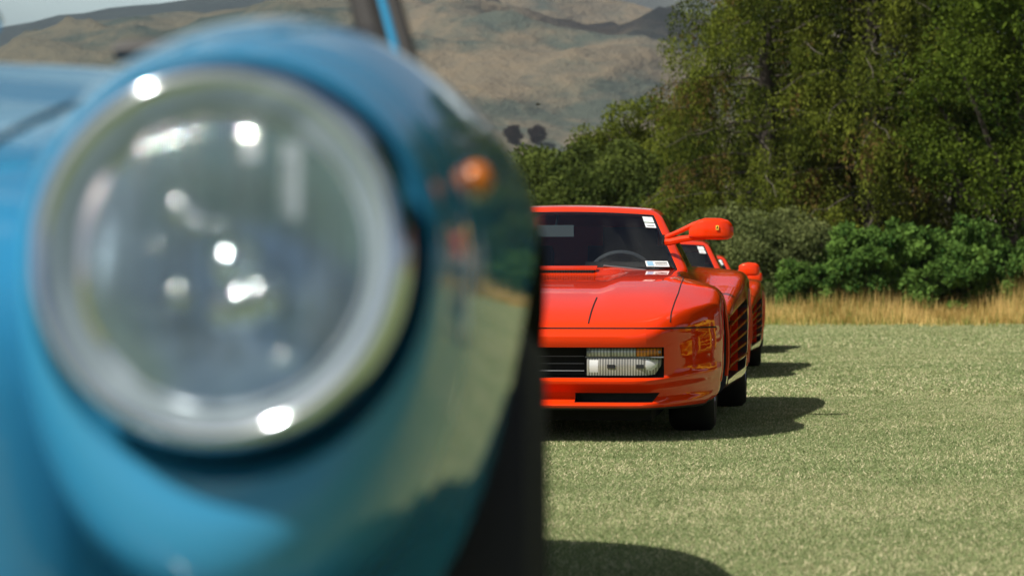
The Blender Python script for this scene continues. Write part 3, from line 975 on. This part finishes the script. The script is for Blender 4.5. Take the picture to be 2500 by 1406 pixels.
        boolean_cut(w, [c])
        w.data.set_sharp_from_angle(angle=R(50))
        # headlamp
        hl = empty('headlamp'); hl.parent = root
        hc = L((HX, 1.360, HZ)); hc.x *= side
        ax = Vector((-.10 * side, -1, .10)).normalized()            # where the lamp looks
        M = Matrix.Translation(hc) @ ax.to_track_quat('Z', 'Y').to_matrix().to_4x4()
        ring = MB().lathe([(.1065, -.045), (.1085, -.004), (.1085, .006), (.1072, .012), (.1050, .0165), (.1020, .0190), (.0990, .0185), (.0965, .0165), (.0955, .0135)], 96, M).build('lamp_ring', 'chrome', hl, True, 80)
        MB().lathe([(.0958, .0148), (.0948, .0130), (.0895, .0065), (.0850, .0010), (.0840, -.006)], 96, M).build('ring_bevel', 'satin_trim', ring, True, 80)
        dome = [(.001, .026)] + [(.0865 * math.sin(t), .003 + .023 * math.cos(t)) for t in np.linspace(.1, math.pi/2, 14)]
        MB().lathe(dome, 64, M).build('lamp_lens', 'lamp_glass', hl, True, 80)
        bowl = [(.086, 0.0)] + [(.086 * t, -.078 + .078 * t * t) for t in np.linspace(.97, .16, 16)] + [(.012, -.078)]
        MB().lathe(bowl, 64, M).build('reflector', 'reflector', hl, True, 80)
        MB().lathe([(.001, -.022), (.012, -.024), (.017, -.032), (.017, -.052), (.010, -.060), (.008, -.078)], 32, M).build('bulb_shield', 'chrome', hl, True, 60)
        rb = MB()
        for k in range(-5, 6):
            x = k * .0135; hh = math.sqrt(max(0, .078 ** 2 - x * x)) * (.8 if k % 2 else .62)
            zz = .004 + .020 * math.sqrt(max(0, 1 - (x / .0865) ** 2)) * .72
            pts = [M @ Vector((x, t * hh, .0015 + .023 * math.sqrt(max(.02, 1 - (x*x + t*t*hh*hh) / .0865**2)) - .002)) for t in np.linspace(-1, 1, 9)]
            rb.tube(pts, .0022, 5)
        rb.build('lens_flutes', 'clear_glass', hl, True, 80)
        pr = MB()
        for (x, y0, y1, tw_) in ((.040, .022, .064, 14), (.017, .055, .074, -18)):
            pr.box(M @ Vector((x * side, (y0 + y1) / 2, .004)), (.0105, y1 - y0, .003), M.to_3x3() @ Matrix.Rotation(R(tw_ * side), 3, 'Y'))
        pr.build('lens_prisms', 'prism', hl)
        bd = MB()  # chrome beads added just behind the lens to throw sun glints
        for (x, y, r_) in ((.016, -.026, .013), (.026, -.022, .011), (.005, -.030, .010), (-.020, .026, .010), (-.010, .018, .007), (.004, .016, .005), (-.019, -.022, .008), (.038, -.056, .005), (-.042, .060, .005), (-.046, .066, .004), (-.015, .080, .005), (-.006, .079, .005), (-.032, .006, .004), (-.070, .020, .003)):
            rs_ = r_ * 1.25; bowl_h = .003 + .023 * math.sqrt(max(0, 1 - (x*x + y*y) / .0865**2)) - .006 - rs_
            Mb = M @ Matrix.Translation((x * side, y, bowl_h))
            bd.lathe([(rs_ * math.sin(t), rs_ * math.cos(t)) for t in np.linspace(.02, 1.0, 7)], 14, Mb)
        bd.build('glint_beads', 'chrome', hl, True, 80)
        # side repeater on the wing
        wb_ = bvh_of(w.data)
        o_ = L((0, 0, .65)); t_ = L(at(1150, 445, 1.75))
        if side < 0: o_.x *= -1; t_.x *= -1
        hit = wb_.ray_cast(o_, (t_ - o_).normalized())
        pos, nrm = hit[0], hit[1].normalized()
        if nrm.dot(t_ - o_) > 0: nrm = -nrm
        nrm = (nrm + Vector((0, -.55, .12))).normalized()
        M = Matrix.Translation(pos) @ nrm.to_track_quat('Z', 'Y').to_matrix().to_4x4()
        rep = empty('side_indicator'); rep.parent = root
        MB().lathe([(.013, -.02), (.0135, .002), (.0120, .005)], 28, M).build('indicator_base', 'chrome', rep, True, 60)
        MB().lathe([(.0108, .002), (.0110, .006), (.0092, .011), (.0055, .014), (.001, .015)], 28, M).build('indicator_lens', 'amber', rep, True, 60)
    # bonnet gap lines
    bv = bvh_of(body.data)
    for s in (-1, 1):
        out = []
        for y in np.linspace(1.50, 2.46, 40):
            h = bv.ray_cast(Vector((s * .378, y - 2.05, 1.5)), Vector((0, 0, -1)))
            if h[0]: out.append(h[0])
        if len(out) > 2: MB().tube(out, .003, 5).build('panel_gap', 'seam', body)
    # bumper below the wings
    pts = []
    for t in np.linspace(-1, 1, 31):
        pts.append(Vector((t * .74, 1.235 - 2.05 + .30 * abs(t) ** 3.5, .36)))
    MB().tube(pts, [.055] * 31, 12).build('bumper', 'chrome', root, True)
    # windscreen frame, glass, wipers
    fr = empty('windscreen_frame'); fr.parent = root
    for s in (-1, 1):
        b0 = L((-.105, 2.52, .84)); t0 = L((-.250, 2.90, 1.26)); 
        b0.x *= s; t0.x *= s
        MB().tube([b0, b0.lerp(t0, .5) + Vector((s*.008, 0, .01)), t0], [.007, .007, .007], 10).build('pillar', 'blue_paint', fr, True)
        off = Vector((s * -.018, .004, 0)); MB().tube([b0 + off, b0.lerp(t0, .5) + off + Vector((s*.008, 0, .01)), t0 + off], .017, 8).build('pillar_seal', 'rubber', fr, True)
        off = Vector((s * .013, .004, 0)); MB().tube([b0 + off, b0.lerp(t0, .5) + off + Vector((s*.008, 0, .01)), t0 + off], .010, 8).build('pillar_seal', 'rubber', fr, True)
    tl = L((-.235, 2.90, 1.26))
    MB().tube([Vector((-tl.x, tl.y, tl.z)), Vector((0, tl.y - .05, tl.z + .015)), tl], .02, 8).build('header_rail', 'blue_paint', fr, True)
    V = []; Fq = []
    for j in range(9):
        t = j / 8
        for i in range(17):
            a = -1 + 2 * i / 16
            w = .635 + (.505 - .635) * t
            V.append((a * w, 2.44 - 2.05 + .40 * t + .08 * a * a, .845 + .42 * t))
    for j in range(8):
        for i in range(16): Fq.append((j*17+i, j*17+i+1, (j+1)*17+i+1, (j+1)*17+i))
    obj('glass', V, Fq, 'tinted_glass', fr, True)
    MB().tube([L((-.40, 2.44, .896)), L((-.34, 2.435, .900)), L((-.14, 2.46, .912))], [.009, .011, .011], 8).build('wiper', 'black_plastic', root, True)
    w = MB().tube([L((-.90, 2.40, .905)), L((-.60, 2.40, .912)), L((-.515, 2.41, .925))], [.010, .012, .014], 8).build('wiper', 'blue_paint', root, True)
    M = Matrix.Translation(L((-.520, 2.405, .925))) @ Matrix.Rotation(R(70), 4, 'X')
    MB().lathe([(.001, .014), (.008, .012), (.011, 0), (.011, -.01)], 16, M).build('wiper_cap', 'chrome', w, True)
    # seats stay below the bonnet line
    for s in (-1, 1):
        MB().box((s * .32, 3.55 - 2.05, .70), (.44, .14, .46), Matrix.Rotation(R(-14), 3, 'X')).box((s * .32, 3.25 - 2.05, .50), (.44, .5, .12)).build('seat', 'tan_leather', root)
    for (x, y, wid) in ((.685, 0, .185), (-.685, 0, .185), (.685, 2.57, .2), (-.685, 2.57, .2)):
        car_wheel(root, x, y, .315, wid)
    root.location = O
    tag(root, 'light blue classic car with round headlamp, blurred in the foreground', 'car')
    return root
blue_car = make_blue_car()

# ------------------------------------------------------------------ two spectators beyond the right edge, mirrored in the blue wing
principled('skin', (0.48, 0.28, 0.19), 0.5)
principled('hair', (0.05, 0.03, 0.02), 0.7)
principled('hivis', (0.85, 0.50, 0.03), 0.7)
principled('red_shirt', (0.60, 0.04, 0.03), 0.8)
principled('dark_cloth', (0.03, 0.035, 0.05), 0.9)
principled('pale_cloth', (0.55, 0.55, 0.52), 0.9)
principled('shoe', (0.04, 0.04, 0.04), 0.6)
def skinned(name, P, E, mat, parent, root_i=0, sub=1):
    me = bpy.data.meshes.new(name)
    me.from_pydata([p[:3] for p in P], E, [])
    o = bpy.data.objects.new(name, me); col.objects.link(o)
    md = o.modifiers.new('skin', 'SKIN'); md.use_smooth_shade = True
    sv = me.skin_vertices[0].data
    for i, p in enumerate(P):
        r_ = p[3]; sv[i].radius = (r_, r_) if not isinstance(r_, tuple) else r_
    sv[root_i].use_root = True
    sd = o.modifiers.new('sub', 'SUBSURF'); sd.levels = sub; sd.render_levels = sub
    dg = bpy.context.evaluated_depsgraph_get()
    m2 = bpy.data.meshes.new_from_object(o.evaluated_get(dg))
    bpy.data.objects.remove(o); bpy.data.meshes.remove(me)
    m2.materials.clear()
    return link(name, m2, mat, parent)
def person(loc, rz, top, bottom, label):
    r = empty('person', loc, rz)
    P = [(0, 0, .95, .115), (0, 0, 1.12, .11), (0, 0, 1.30, .125), (0, 0, 1.42, .10), (0, 0, 1.50, .052), (0, -.01, 1.58, .075), (0, -.015, 1.67, .088), (0, -.01, 1.745, .062)]
    E = [(i, i + 1) for i in range(7)]
    for s_ in (-1, 1):
        b = len(P)
        P += [(s_ * .10, 0, .88, .085), (s_ * .11, -.01, .50, .055), (s_ * .115, .015, .10, .036), (s_ * .12, -.06, .035, .034), (s_ * .125, -.15, .03, .026)]
        E += [(0, b), (b, b+1), (b+1, b+2), (b+2, b+3), (b+3, b+4)]
        b = len(P)
        P += [(s_ * .19, 0, 1.40, .055), (s_ * .245, .015, 1.13, .040), (s_ * .255, -.06, .90, .028), (s_ * .258, -.085, .83, .032)]
        E += [(3, b), (b, b+1), (b+1, b+2), (b+2, b+3)]
        for (dx, dy, l) in ((-.0, -.030, .075), (0, -.012, .088), (0, .006, .082), (0, .024, .065)):
            f = len(P)
            P += [(s_ * .262, -.088 + dy, .79, .0095), (s_ * .258, -.096 + dy, .79 - l * .5, .0088), (s_ * .245, -.102 + dy, .79 - l, .0075)]
            E += [(b + 3, f), (f, f+1), (f+1, f+2)]
        f = len(P)
        P += [(s_ * .245, -.125, .825, .011), (s_ * .235, -.142, .79, .0095), (s_ * .232, -.146, .765, .008)]
        E += [(b + 3, f), (f, f+1), (f+1, f+2)]
    body = skinned('body', P, E, 'skin', r, 0, 1)
    S = [(0, 0, .92, .135), (0, 0, 1.12, .135), (0, 0, 1.30, .150), (0, 0, 1.42, .115), (0, 0, 1.47, .07)]
    SE = [(0, 1), (1, 2), (2, 3), (3, 4)]
    T = [(0, 0, 1.0, .125), (0, 0, .92, .13)]; TE = [(0, 1)]
    for s_ in (-1, 1):
        b = len(S); S += [(s_ * .19, 0, 1.40, .074), (s_ * .23, .01, 1.22, .062)]; SE += [(3, b), (b, b+1)]
        b = len(T); T += [(s_ * .10, 0, .85, .105), (s_ * .11, -.01, .50, .078), (s_ * .115, .012, .12, .062)]; TE += [(1, b), (b, b+1), (b+1, b+2)]
        MB().tube([(s_ * .118, .05, .045), (s_ * .12, -.04, .045), (s_ * .125, -.15, .035), (s_ * .127, -.20, .03)], [.045, .05, .045, .02], 10).build('shoe', 'shoe', body, True)
    skinned('top', S, SE, top, body); skinned('trousers', T, TE, bottom, body)
    MB().lathe([(.001, .105), (.05, .098), (.085, .07), (.098, .03), (.096, -.02), (.085, -.05)], 20, Matrix.Translation((0, .012, 1.70)) @ Matrix.Rotation(R(-18), 4, 'X')).build('hair', 'hair', body, True)
    MB().tube([(0, -.098, 1.685), (0, -.118, 1.655), (0, -.095, 1.645)], [.008, .013, .010], 8).build('nose', 'skin', body, True)
    for s_ in (-1, 1):
        MB().box((s_ * .034, -.098, 1.69), (.024, .008, .010)).build('eye', 'dark_cloth', body)
        MB().tube([(s_ * .086, .0, 1.69), (s_ * .097, .01, 1.67), (s_ * .088, 0, 1.645)], .011, 6).build('ear', 'skin', body, True)
    MB().box((0, -.094, 1.615), (.045, .006, .008)).build('mouth', 'red_shirt', body)
    tag(r, label, 'person', 'spectators beyond the right edge')
    return r
person((2.95, 9.2, 0), R(25), 'hivis', 'pale_cloth', 'person in a yellow vest beyond the right edge, mirrored in the blue wing')
person((3.65, 9.5, 0), R(-40), 'red_shirt', 'dark_cloth', 'person in a red shirt beyond the right edge, mirrored in the blue wing')

# ------------------------------------------------------------------ trees, shrubs, grasses
def rdir(n):
    v = rng.normal(size=(n, 3)); return unit(v)
def leaf_set(P, droop, Lm, Wm, jitter=1.0):
    n = len(P)
    D = unit(rdir(n) * jitter + np.array([0, 0, -droop]))
    S = unit(np.cross(D, rdir(n)))
    L = Lm * rng.uniform(.6, 1.4, n); W = Wm * rng.uniform(.6, 1.4, n)
    return D, S, L, W

def make_larch(height, radius, seed, mat='larch_leaf'):
    """tall conifer with tiers of sagging boughs from which strands hang"""
    global rng
    rng = np.random.default_rng(seed)
    root = empty('larch_tree')
    MB().tube([(0, 0, -.2), (.05, 0, height * .3), (0, .05, height * .7), (0, 0, height)], [.32, .24, .12, .03], 10).build('trunk', 'bark', root, True)
    P = []; T = []; tw = MB()
    nb = 120
    for k in range(nb):
        h = height * (.06 + .93 * (k / nb) ** .9)
        fr = h / height
        ln = radius * (1.05 - .80 * fr ** 1.6) * rng.uniform(.65, 1.12)
        az = k * 2.399 + rng.uniform(-.5, .5)
        dx, dy = math.cos(az), math.sin(az)
        pts = []
        sag = rng.uniform(.10, .35); up = rng.uniform(.0, .35)
        for t in np.linspace(0, 1, 9):
            z = h + ln * (up * t - (sag + up * .6) * t * t) + rng.normal() * .04
            wob = math.sin(t * 6 + k) * .12
            pts.append((dx * ln * t - dy * wob, dy * ln * t + dx * wob, max(.3, z)))
        tw.tube(pts, list(np.linspace(.045, .008, 9)), 5, False)
        pts = np.array(pts)
        clump = rng.uniform(-.32, .30); brown = rng.random() < .11
        ns = int(16 + ln * 12)
        for q in range(ns):
            t = rng.uniform(.22, 1.0) ** .7
            i = min(7, int(t * 8)); f = t * 8 - i
            b = pts[i] * (1 - f) + pts[i + 1] * f
            b = b + np.array([-dy, dx, 0]) * rng.normal() * ln * .17 * (1.2 - t * .6) + np.array([dx, dy, 0]) * rng.normal() * .1
            sl = rng.uniform(.35, 1.25) * (1.2 - .4 * fr)
            m_ = int(sl * 30)
            zz = np.sort(rng.uniform(0, 1, m_)) * sl
            o = rng.normal(size=2) * .25
            pp = np.stack([b[0] + o[0] * zz * .3 + rng.normal(size=m_) * .06, b[1] + o[1] * zz * .3 + rng.normal(size=m_) * .06, b[2] - zz + .08], 1)
            P.append(pp)
            tb = .42 + clump + rng.normal() * .16
            if brown and rng.random() < .6: tb = 1.0
            T.append(np.clip(tb + rng.normal(size=m_) * .09, 0, .8 if tb < .9 else 1.0))
    P = np.concatenate(P); T = np.concatenate(T)
    keep = P[:, 2] > .05; P = P[keep]; T = T[keep]
    D, S, L, W = leaf_set(P, 1.1, .115, .036)
    quad_mesh('crown', P, D, S, L, W, T, mat, root)
    tw.build('limbs', 'grey_twig', root)
    return root

def make_broadleaf(name, height, rad, seed, mat, leaves, lsize, trunk_h=.25, nclump=60, squash=1.0, trunk=True, spread=1.0, csize=1.0):
    global rng
    rng = np.random.default_rng(seed)
    root = empty(name)
    zc = height * (.5 + trunk_h * .5); rz = (height - height * trunk_h) / 2
    cl = []
    while len(cl) < nclump:
        p = rng.uniform(-1, 1, 3)
        r_ = np.linalg.norm(p)
        if r_ < 1 and r_ > .35: cl.append(p * (.94 + .12 * rng.random()))
    cl = np.array(cl) * np.array([rad, rad * squash, rz]) * .84 * spread + np.array([0, 0, zc])
    cr = rng.uniform(.14, .36, nclump) * min(rad, rz * 1.3) * csize
    per = max(20, leaves // nclump)
    P = []; T = []
    for c, r_ in zip(cl, cr):
        d = rdir(per); rr = r_ * rng.uniform(.25, 1, per) ** .45
        pp = c + d * rr[:, None] * np.array([1.1, 1.1, .85])
        P.append(pp)
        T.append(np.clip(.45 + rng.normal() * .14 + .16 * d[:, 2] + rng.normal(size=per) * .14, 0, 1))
    P = np.concatenate(P); T = np.concatenate(T)
    k = P[:, 2] > .03; P = P[k]; T = T[k]
    D, S, L, W = leaf_set(P, .25, lsize, lsize * .62)
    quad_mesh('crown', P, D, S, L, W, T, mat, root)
    mb = MB()
    if trunk:
        mb.tube([(0, 0, -.2), (.03, .02, height * .3), (0, 0, height * .6)], [height * .035, height * .025, height * .012], 9)
    for i in range(0, nclump, 4):
        c = Vector(cl[i]); b = Vector((0, 0, max(.05, c.z * .45)))
        mb.tube([b, b.lerp(c, .5) + Vector((0, 0, -.05 * height)), c], [height * .012, height * .008, height * .003], 5, False)
    mb.build('trunk' if trunk else 'stems', 'bark', root, True)
    return root

def spot(o, px, Y, label, cat='tree', group=None, rz=0, sc=1.0, X=None, zs=1.0):
    o.location = ((px - 1250) / F * Y if X is None else X, Y, 0); o.rotation_euler = (0, 0, rz); o.scale = (sc, sc, sc * zs)
    tag(o, label, cat, group)
    return o

larch1 = make_larch(15, 3.6, 11)
larch2 = make_larch(14, 3.3, 12)
lg = 'weeping conifers behind the lawn'
spot(larch1, 1870, 64, 'olive weeping conifer whose crown meets the hillside, leftmost of the tall ones', 'tree', lg, .3, .98)
spot(larch2, 2130, 63, 'middle weeping conifer with pale bare twigs above the green shrubs', 'tree', lg, 1.2, 1.05)
spot(copy_tree(larch1), 2350, 66, 'weeping conifer beside the dark leafy tree on the right edge', 'tree', lg, 2.4, 1.08)
spot(copy_tree(larch2), 1690, 67.5, 'small low weeping conifer in front of the round trees', 'tree', lg, 4.0, .50)
spot(copy_tree(larch1), 1990, 70, 'rear weeping conifer filling the gap between the two front ones', 'tree', lg, 5.2, 1.1)

dark = make_broadleaf('broadleaf_tree', 11, 3.4, 21, 'broad_leaf', 90000, .10, .08, 120)
bg = 'dark leafy trees at the right'
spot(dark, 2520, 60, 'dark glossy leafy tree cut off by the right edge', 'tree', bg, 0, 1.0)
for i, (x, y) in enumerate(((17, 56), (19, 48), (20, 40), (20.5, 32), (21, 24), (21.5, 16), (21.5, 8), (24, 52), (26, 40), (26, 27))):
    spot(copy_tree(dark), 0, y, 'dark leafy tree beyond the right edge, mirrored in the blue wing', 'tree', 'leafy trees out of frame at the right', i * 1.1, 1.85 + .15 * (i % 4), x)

rt = make_broadleaf('round_tree', 6.8, 2.3, 31, 'round_leaf', 45000, .10, .1, 80)
rg = 'round trees left of the conifers'
spot(rt, 1490, 76, 'rounded yellow-green tree above the roof of the nearest red car', 'tree', rg, 0, .93)
spot(copy_tree(rt), 1590, 79, 'taller rounded tree just left of the weeping conifers', 'tree', rg, 2.2, 1.10)

hb = make_broadleaf('bush', 4.6, 2.0, 41, 'hedge_leaf', 26000, .12, .0, 60, trunk=False)
hg = 'dense bushes above the red roof'
for i, (px, Y, s, lab) in enumerate(((1275, 71, 1.14, 'dense green bush beside the blurred blue wing'), (1350, 69, 1.10, 'dense bush directly below the two dark purple trees'), (1430, 68, 1.12, 'dark green bush over the middle of the red roof'), (1500, 67, 1.12, 'thick bush below the rounded tree'), (1585, 66, .92, 'olive bush behind the right end of the red roof'), (1180, 70, 1.1, 'bush half hidden by the blue wing'), (1090, 70, 1.0, 'bush wholly behind the blue wing'), (1655, 63, .70, 'low bush behind the high mirror arm'))):
    o = hb if i == 0 else copy_tree(hb)
    spot(o, px, Y, lab, 'bush', hg, i * 1.7, s)

gb = make_broadleaf('feathery_bush', 3.3, 1.6, 51, 'grey_leaf', 20000, .10, .0, 50, trunk=False)
gg = 'grey-green bushes under the conifers'
for i, (px, Y, s, lab) in enumerate(((1790, 61, .95, 'grey-green bush behind the high red mirror'), (1900, 60, .92, 'grey-green bush just right of the second car'), (1985, 59.5, .80, 'tall grey-green bush left of the bright shrubs'), (1715, 62, .80, 'grey-green bush above the second car roof'))):
    o = gb if i == 0 else copy_tree(gb)
    spot(o, px, Y, lab, 'bush', gg, i * 2.1, s)

sb = make_broadleaf('leafy_shrub', 2.4, 1.35, 61, 'shrub_leaf', 15000, .13, .0, 70, trunk=False, spread=1.12, csize=.6)
sg = 'bright green shrubs behind the dry grass'
for i, (px, Y, s, lab) in enumerate(((2050, 58.6, .78, 'low bright shrub at the left end of the shrub row'), (2125, 58.2, .92, 'second bright shrub from the left above the dry grass'), (2210, 58.4, 1.02, 'tallest bright shrub in the middle of the row'), (2295, 58.0, .98, 'bright shrub right of the tallest one'), (2375, 58.4, .92, 'bright shrub second from the right end'), (2460, 58.8, .88, 'shrub at the right edge behind tall dry grass'), (1960, 58.8, .62, 'smallest shrub close to the second car'), (2560, 59, .9, 'shrub just beyond the right edge'))):
    o = sb if i == 0 else copy_tree(sb)
    spot(o, px, Y, lab, 'shrub', sg, i * 1.3, s, zs=(.85, 1.15, 1.0, .8, 1.2, .95, 1.1, 1)[i])

pt = make_broadleaf('purple_tree', 7.0, 3.4, 71, 'purple_leaf', 16000, .30, .03, 70)
hill_bvh = bvh_of(bpy.data.objects['tan_hill'].data)
def on_hill(px, py):
    d = (at(px, py, 1.0) - Vector((0, 0, .65))).normalized()
    h = hill_bvh.ray_cast(Vector((0, 0, .65)), d)
    return h[0] if h[0] else at(px, py, 900)
for o, px, lab, rz in ((pt, 1253, 'left of two small dark purple trees below the hillside', 0), (copy_tree(pt), 1312, 'right of two small dark purple trees below the hillside', 2.0)):
    p = on_hill(px, 352)
    spot(o, px, p.y, lab, 'tree', 'dark purple trees', rz, p.y / F * 50 / 7.0)
    o.location = (p.x, p.y, p.z - .3)

def grass_zone(x0, x1, y0, y1, dens, h, w, seed):
    g = np.random.default_rng(seed)
    n = int((x1 - x0) * (y1 - y0) * dens)
    x = g.uniform(x0, x1, n); y = g.uniform(y0, y1, n)
    az = g.uniform(0, 2 * math.pi, n); lean = g.uniform(.2, 2.2, n)
    hh = h * g.uniform(.5, 1.3, n); ww = w * g.uniform(.6, 1.4, n)
    patch = np.sin(x * 2.1 + np.sin(y * 1.3) * 2) * np.sin(y * 1.7 + np.sin(x * 1.1) * 2)
    patch2 = np.sin(x * 7.3 + y * 3.1) * np.sin(y * 9.1 - x * 4.2)
    base = np.stack([x, y, np.zeros(n)], 1)
    side = np.stack([-np.sin(az), np.cos(az), np.zeros(n)], 1) * ww[:, None] * .5
    la = g.uniform(0, 2 * math.pi, n)
    tip = base + np.stack([np.cos(la) * lean * hh, np.sin(la) * lean * hh, hh], 1)
    V = np.stack([base - side, base + side, tip], 1)
    t = .40 + .06 * patch + .05 * patch2 + g.normal(size=n) * .22
    straw = g.random(n) < (.20 + .08 * patch + .06 * patch2)
    t = np.where(straw, g.uniform(.86, 1.0, n), np.clip(t, 0, .78))
    return V, t
zones = [(-.5, 3.2, 4.6, 8.5, 28000, .0085, .0029, 1), (-1.0, 4.6, 8.5, 15.5, 12000, .0095, .0042, 2), (-.5, 7.6, 15.5, 30, 2200, .013, .0090, 3), (-.5, 13, 30, 55.5, 500, .018, .018, 4)]
VV = []; TT = []
for z in zones:
    V, t = grass_zone(*z); VV.append(V); TT.append(t)
o = tri_mesh('lawn_grass', np.concatenate(VV), np.concatenate(TT), 'grass_blade'); tag(o, 'short mown lawn grass with straw-coloured blades', 'grass', kind='stuff')

def tall_grass():
    g = np.random.default_rng(5)
    n = 42000
    x = g.uniform(-3, 24, n); edge = .5 * np.sin(x * .9) * np.sin(x * .37 + 2) + .25 * np.sin(x * 3.1) + .15 * np.sin(x * 7.7)
    y = 54.8 + edge + g.uniform(0, 1, n) ** 1.3 * (3.2 - edge)
    hh = (.16 + .46 * np.clip((y - 54.6) / 3.2, 0, 1)) * g.uniform(.5, 1.5, n) * (1 + .25 * np.sin(x * 1.3) * np.sin(x * .47 + 1) + .9 * np.clip((x - 11.0) / 1.6, 0, 1))
    az = g.uniform(0, 2 * math.pi, n); la = g.uniform(0, 2 * math.pi, n); lean = g.uniform(0, .45, n)
    ww = g.uniform(.012, .03, n)
    base = np.stack([x, y, np.zeros(n)], 1)
    side = np.stack([-np.sin(az), np.cos(az), np.zeros(n)], 1) * ww[:, None] * .5
    tip = base + np.stack([np.cos(la) * lean * hh, np.sin(la) * lean * hh, hh], 1)
    t = np.clip(.45 + .18 * np.sin(x * 2.3) + .12 * np.sin(x * 5.1 + y) + g.normal(size=n) * .24, 0, .8)
    t = np.where(g.random(n) < .14 + .12 * np.sin(x * 1.1), 1.0, t)
    k = 3800                                   # stray stems and tufts thinning into the lawn
    tx = g.uniform(-2, 20, 170); ty = 54.9 - g.uniform(0, 1, 170) ** 2 * 5.0
    q = g.integers(0, 170, k)
    x2 = tx[q] + g.normal(size=k) * .16; y2 = ty[q] + g.normal(size=k) * .16
    h2 = g.uniform(.05, .30, k); a2 = g.uniform(0, 2 * math.pi, k); w2 = g.uniform(.010, .022, k)
    b2 = np.stack([x2, y2, np.zeros(k)], 1); s2 = np.stack([-np.sin(a2), np.cos(a2), np.zeros(k)], 1) * w2[:, None] * .5
    p2 = b2 + np.stack([np.cos(a2) * h2 * .4, np.sin(a2) * h2 * .4, h2], 1)
    base = np.concatenate([base, b2]); side = np.concatenate([side, s2]); tip = np.concatenate([tip, p2])
    t = np.concatenate([t, np.where(g.random(k) < .45, 1.0, g.uniform(.2, .8, k))])
    o = tri_mesh('tall_dry_grass', np.stack([base - side, base + side, tip], 1), t, 'dry_blade')
    tag(o, 'strip of tall golden dry grass along the far edge of the lawn', 'grass', kind='stuff')
tall_grass()

# a small bird over the hillside
def bird():
    p = at(1313, 256, 90)
    r = empty('bird', p)
    principled('bird_black', (.01, .01, .01), .8)
    V = []; Fc = []
    b = MB(); b.tube([(-.10, 0, 0), (-.05, 0, .01), (.03, 0, .01), (.08, 0, .015), (.12, 0, .01)], [.008, .03, .035, .022, .004], 8)
    b.build('bird_body', 'bird_black', r, True)
    for s in (-1, 1):
        obj('wing', [(-.04, s*.02, .015), (.04, s*.02, .015), (.03, s*.16, .06), (-.05, s*.20, .03), (-.04, s*.02, .02), (.04, s*.02, .02), (.03, s*.16, .065), (-.05, s*.20, .035)],
            [(0, 1, 2, 3), (7, 6, 5, 4), (0, 4, 5, 1), (1, 5, 6, 2), (2, 6, 7, 3), (3, 7, 4, 0)], 'bird_black', r)
    tag(r, 'tiny dark bird flying in front of the hillside', 'bird')
bird()
build_cloud((-440, 1600, 1000), (230, 150, 60), 2.0)
build_cloud((-160, 1480, 980), (120, 55, 40), 6.0)
build_cloud((-1500, 5000, 1500), (1500, 900, 160), 4.0)
for (c, d, sd_) in (((700, -900, 1300), (420, 260, 90), 11.0), ((-1700, 250, 1400), (480, 300, 100), 12.0), ((1300, 800, 1350), (520, 330, 110), 13.0), ((-100, -2100, 1400), (500, 300, 100), 14.0), ((2100, -300, 1500), (600, 400, 120), 15.0), ((-2300, 1700, 1450), (600, 420, 120), 16.0), ((300, 900, 1500), (260, 160, 70), 17.0), ((900, -2600, 1500), (700, 400, 120), 18.0)):
    build_cloud(c, d, sd_)
build_cloud((-1500, 14000, 900), (9500, 1800, 1500), 8.0, 'cloud_bank')

# ------------------------------------------------------------------ haze
def haze():
    m = bpy.data.materials.new('haze_air'); m.use_nodes = True
    N = m.node_tree.nodes; N.clear()
    out = N.new('ShaderNodeOutputMaterial'); v = N.new('ShaderNodeVolumePrincipled')
    v.inputs['Color'].default_value = (.78, .88, 1.0, 1); v.inputs['Density'].default_value = .00007
    m.node_tree.links.new(v.outputs[0], out.inputs['Volume'])
    MATS['haze_air'] = m
    o = MB().box((0, 2500, 430), (14000, 14000, 870)).build('haze', 'haze_air'); tag(o, 'thin pale blue air over the valley', 'haze', kind='stuff')
HAZE = True
if HAZE: haze()
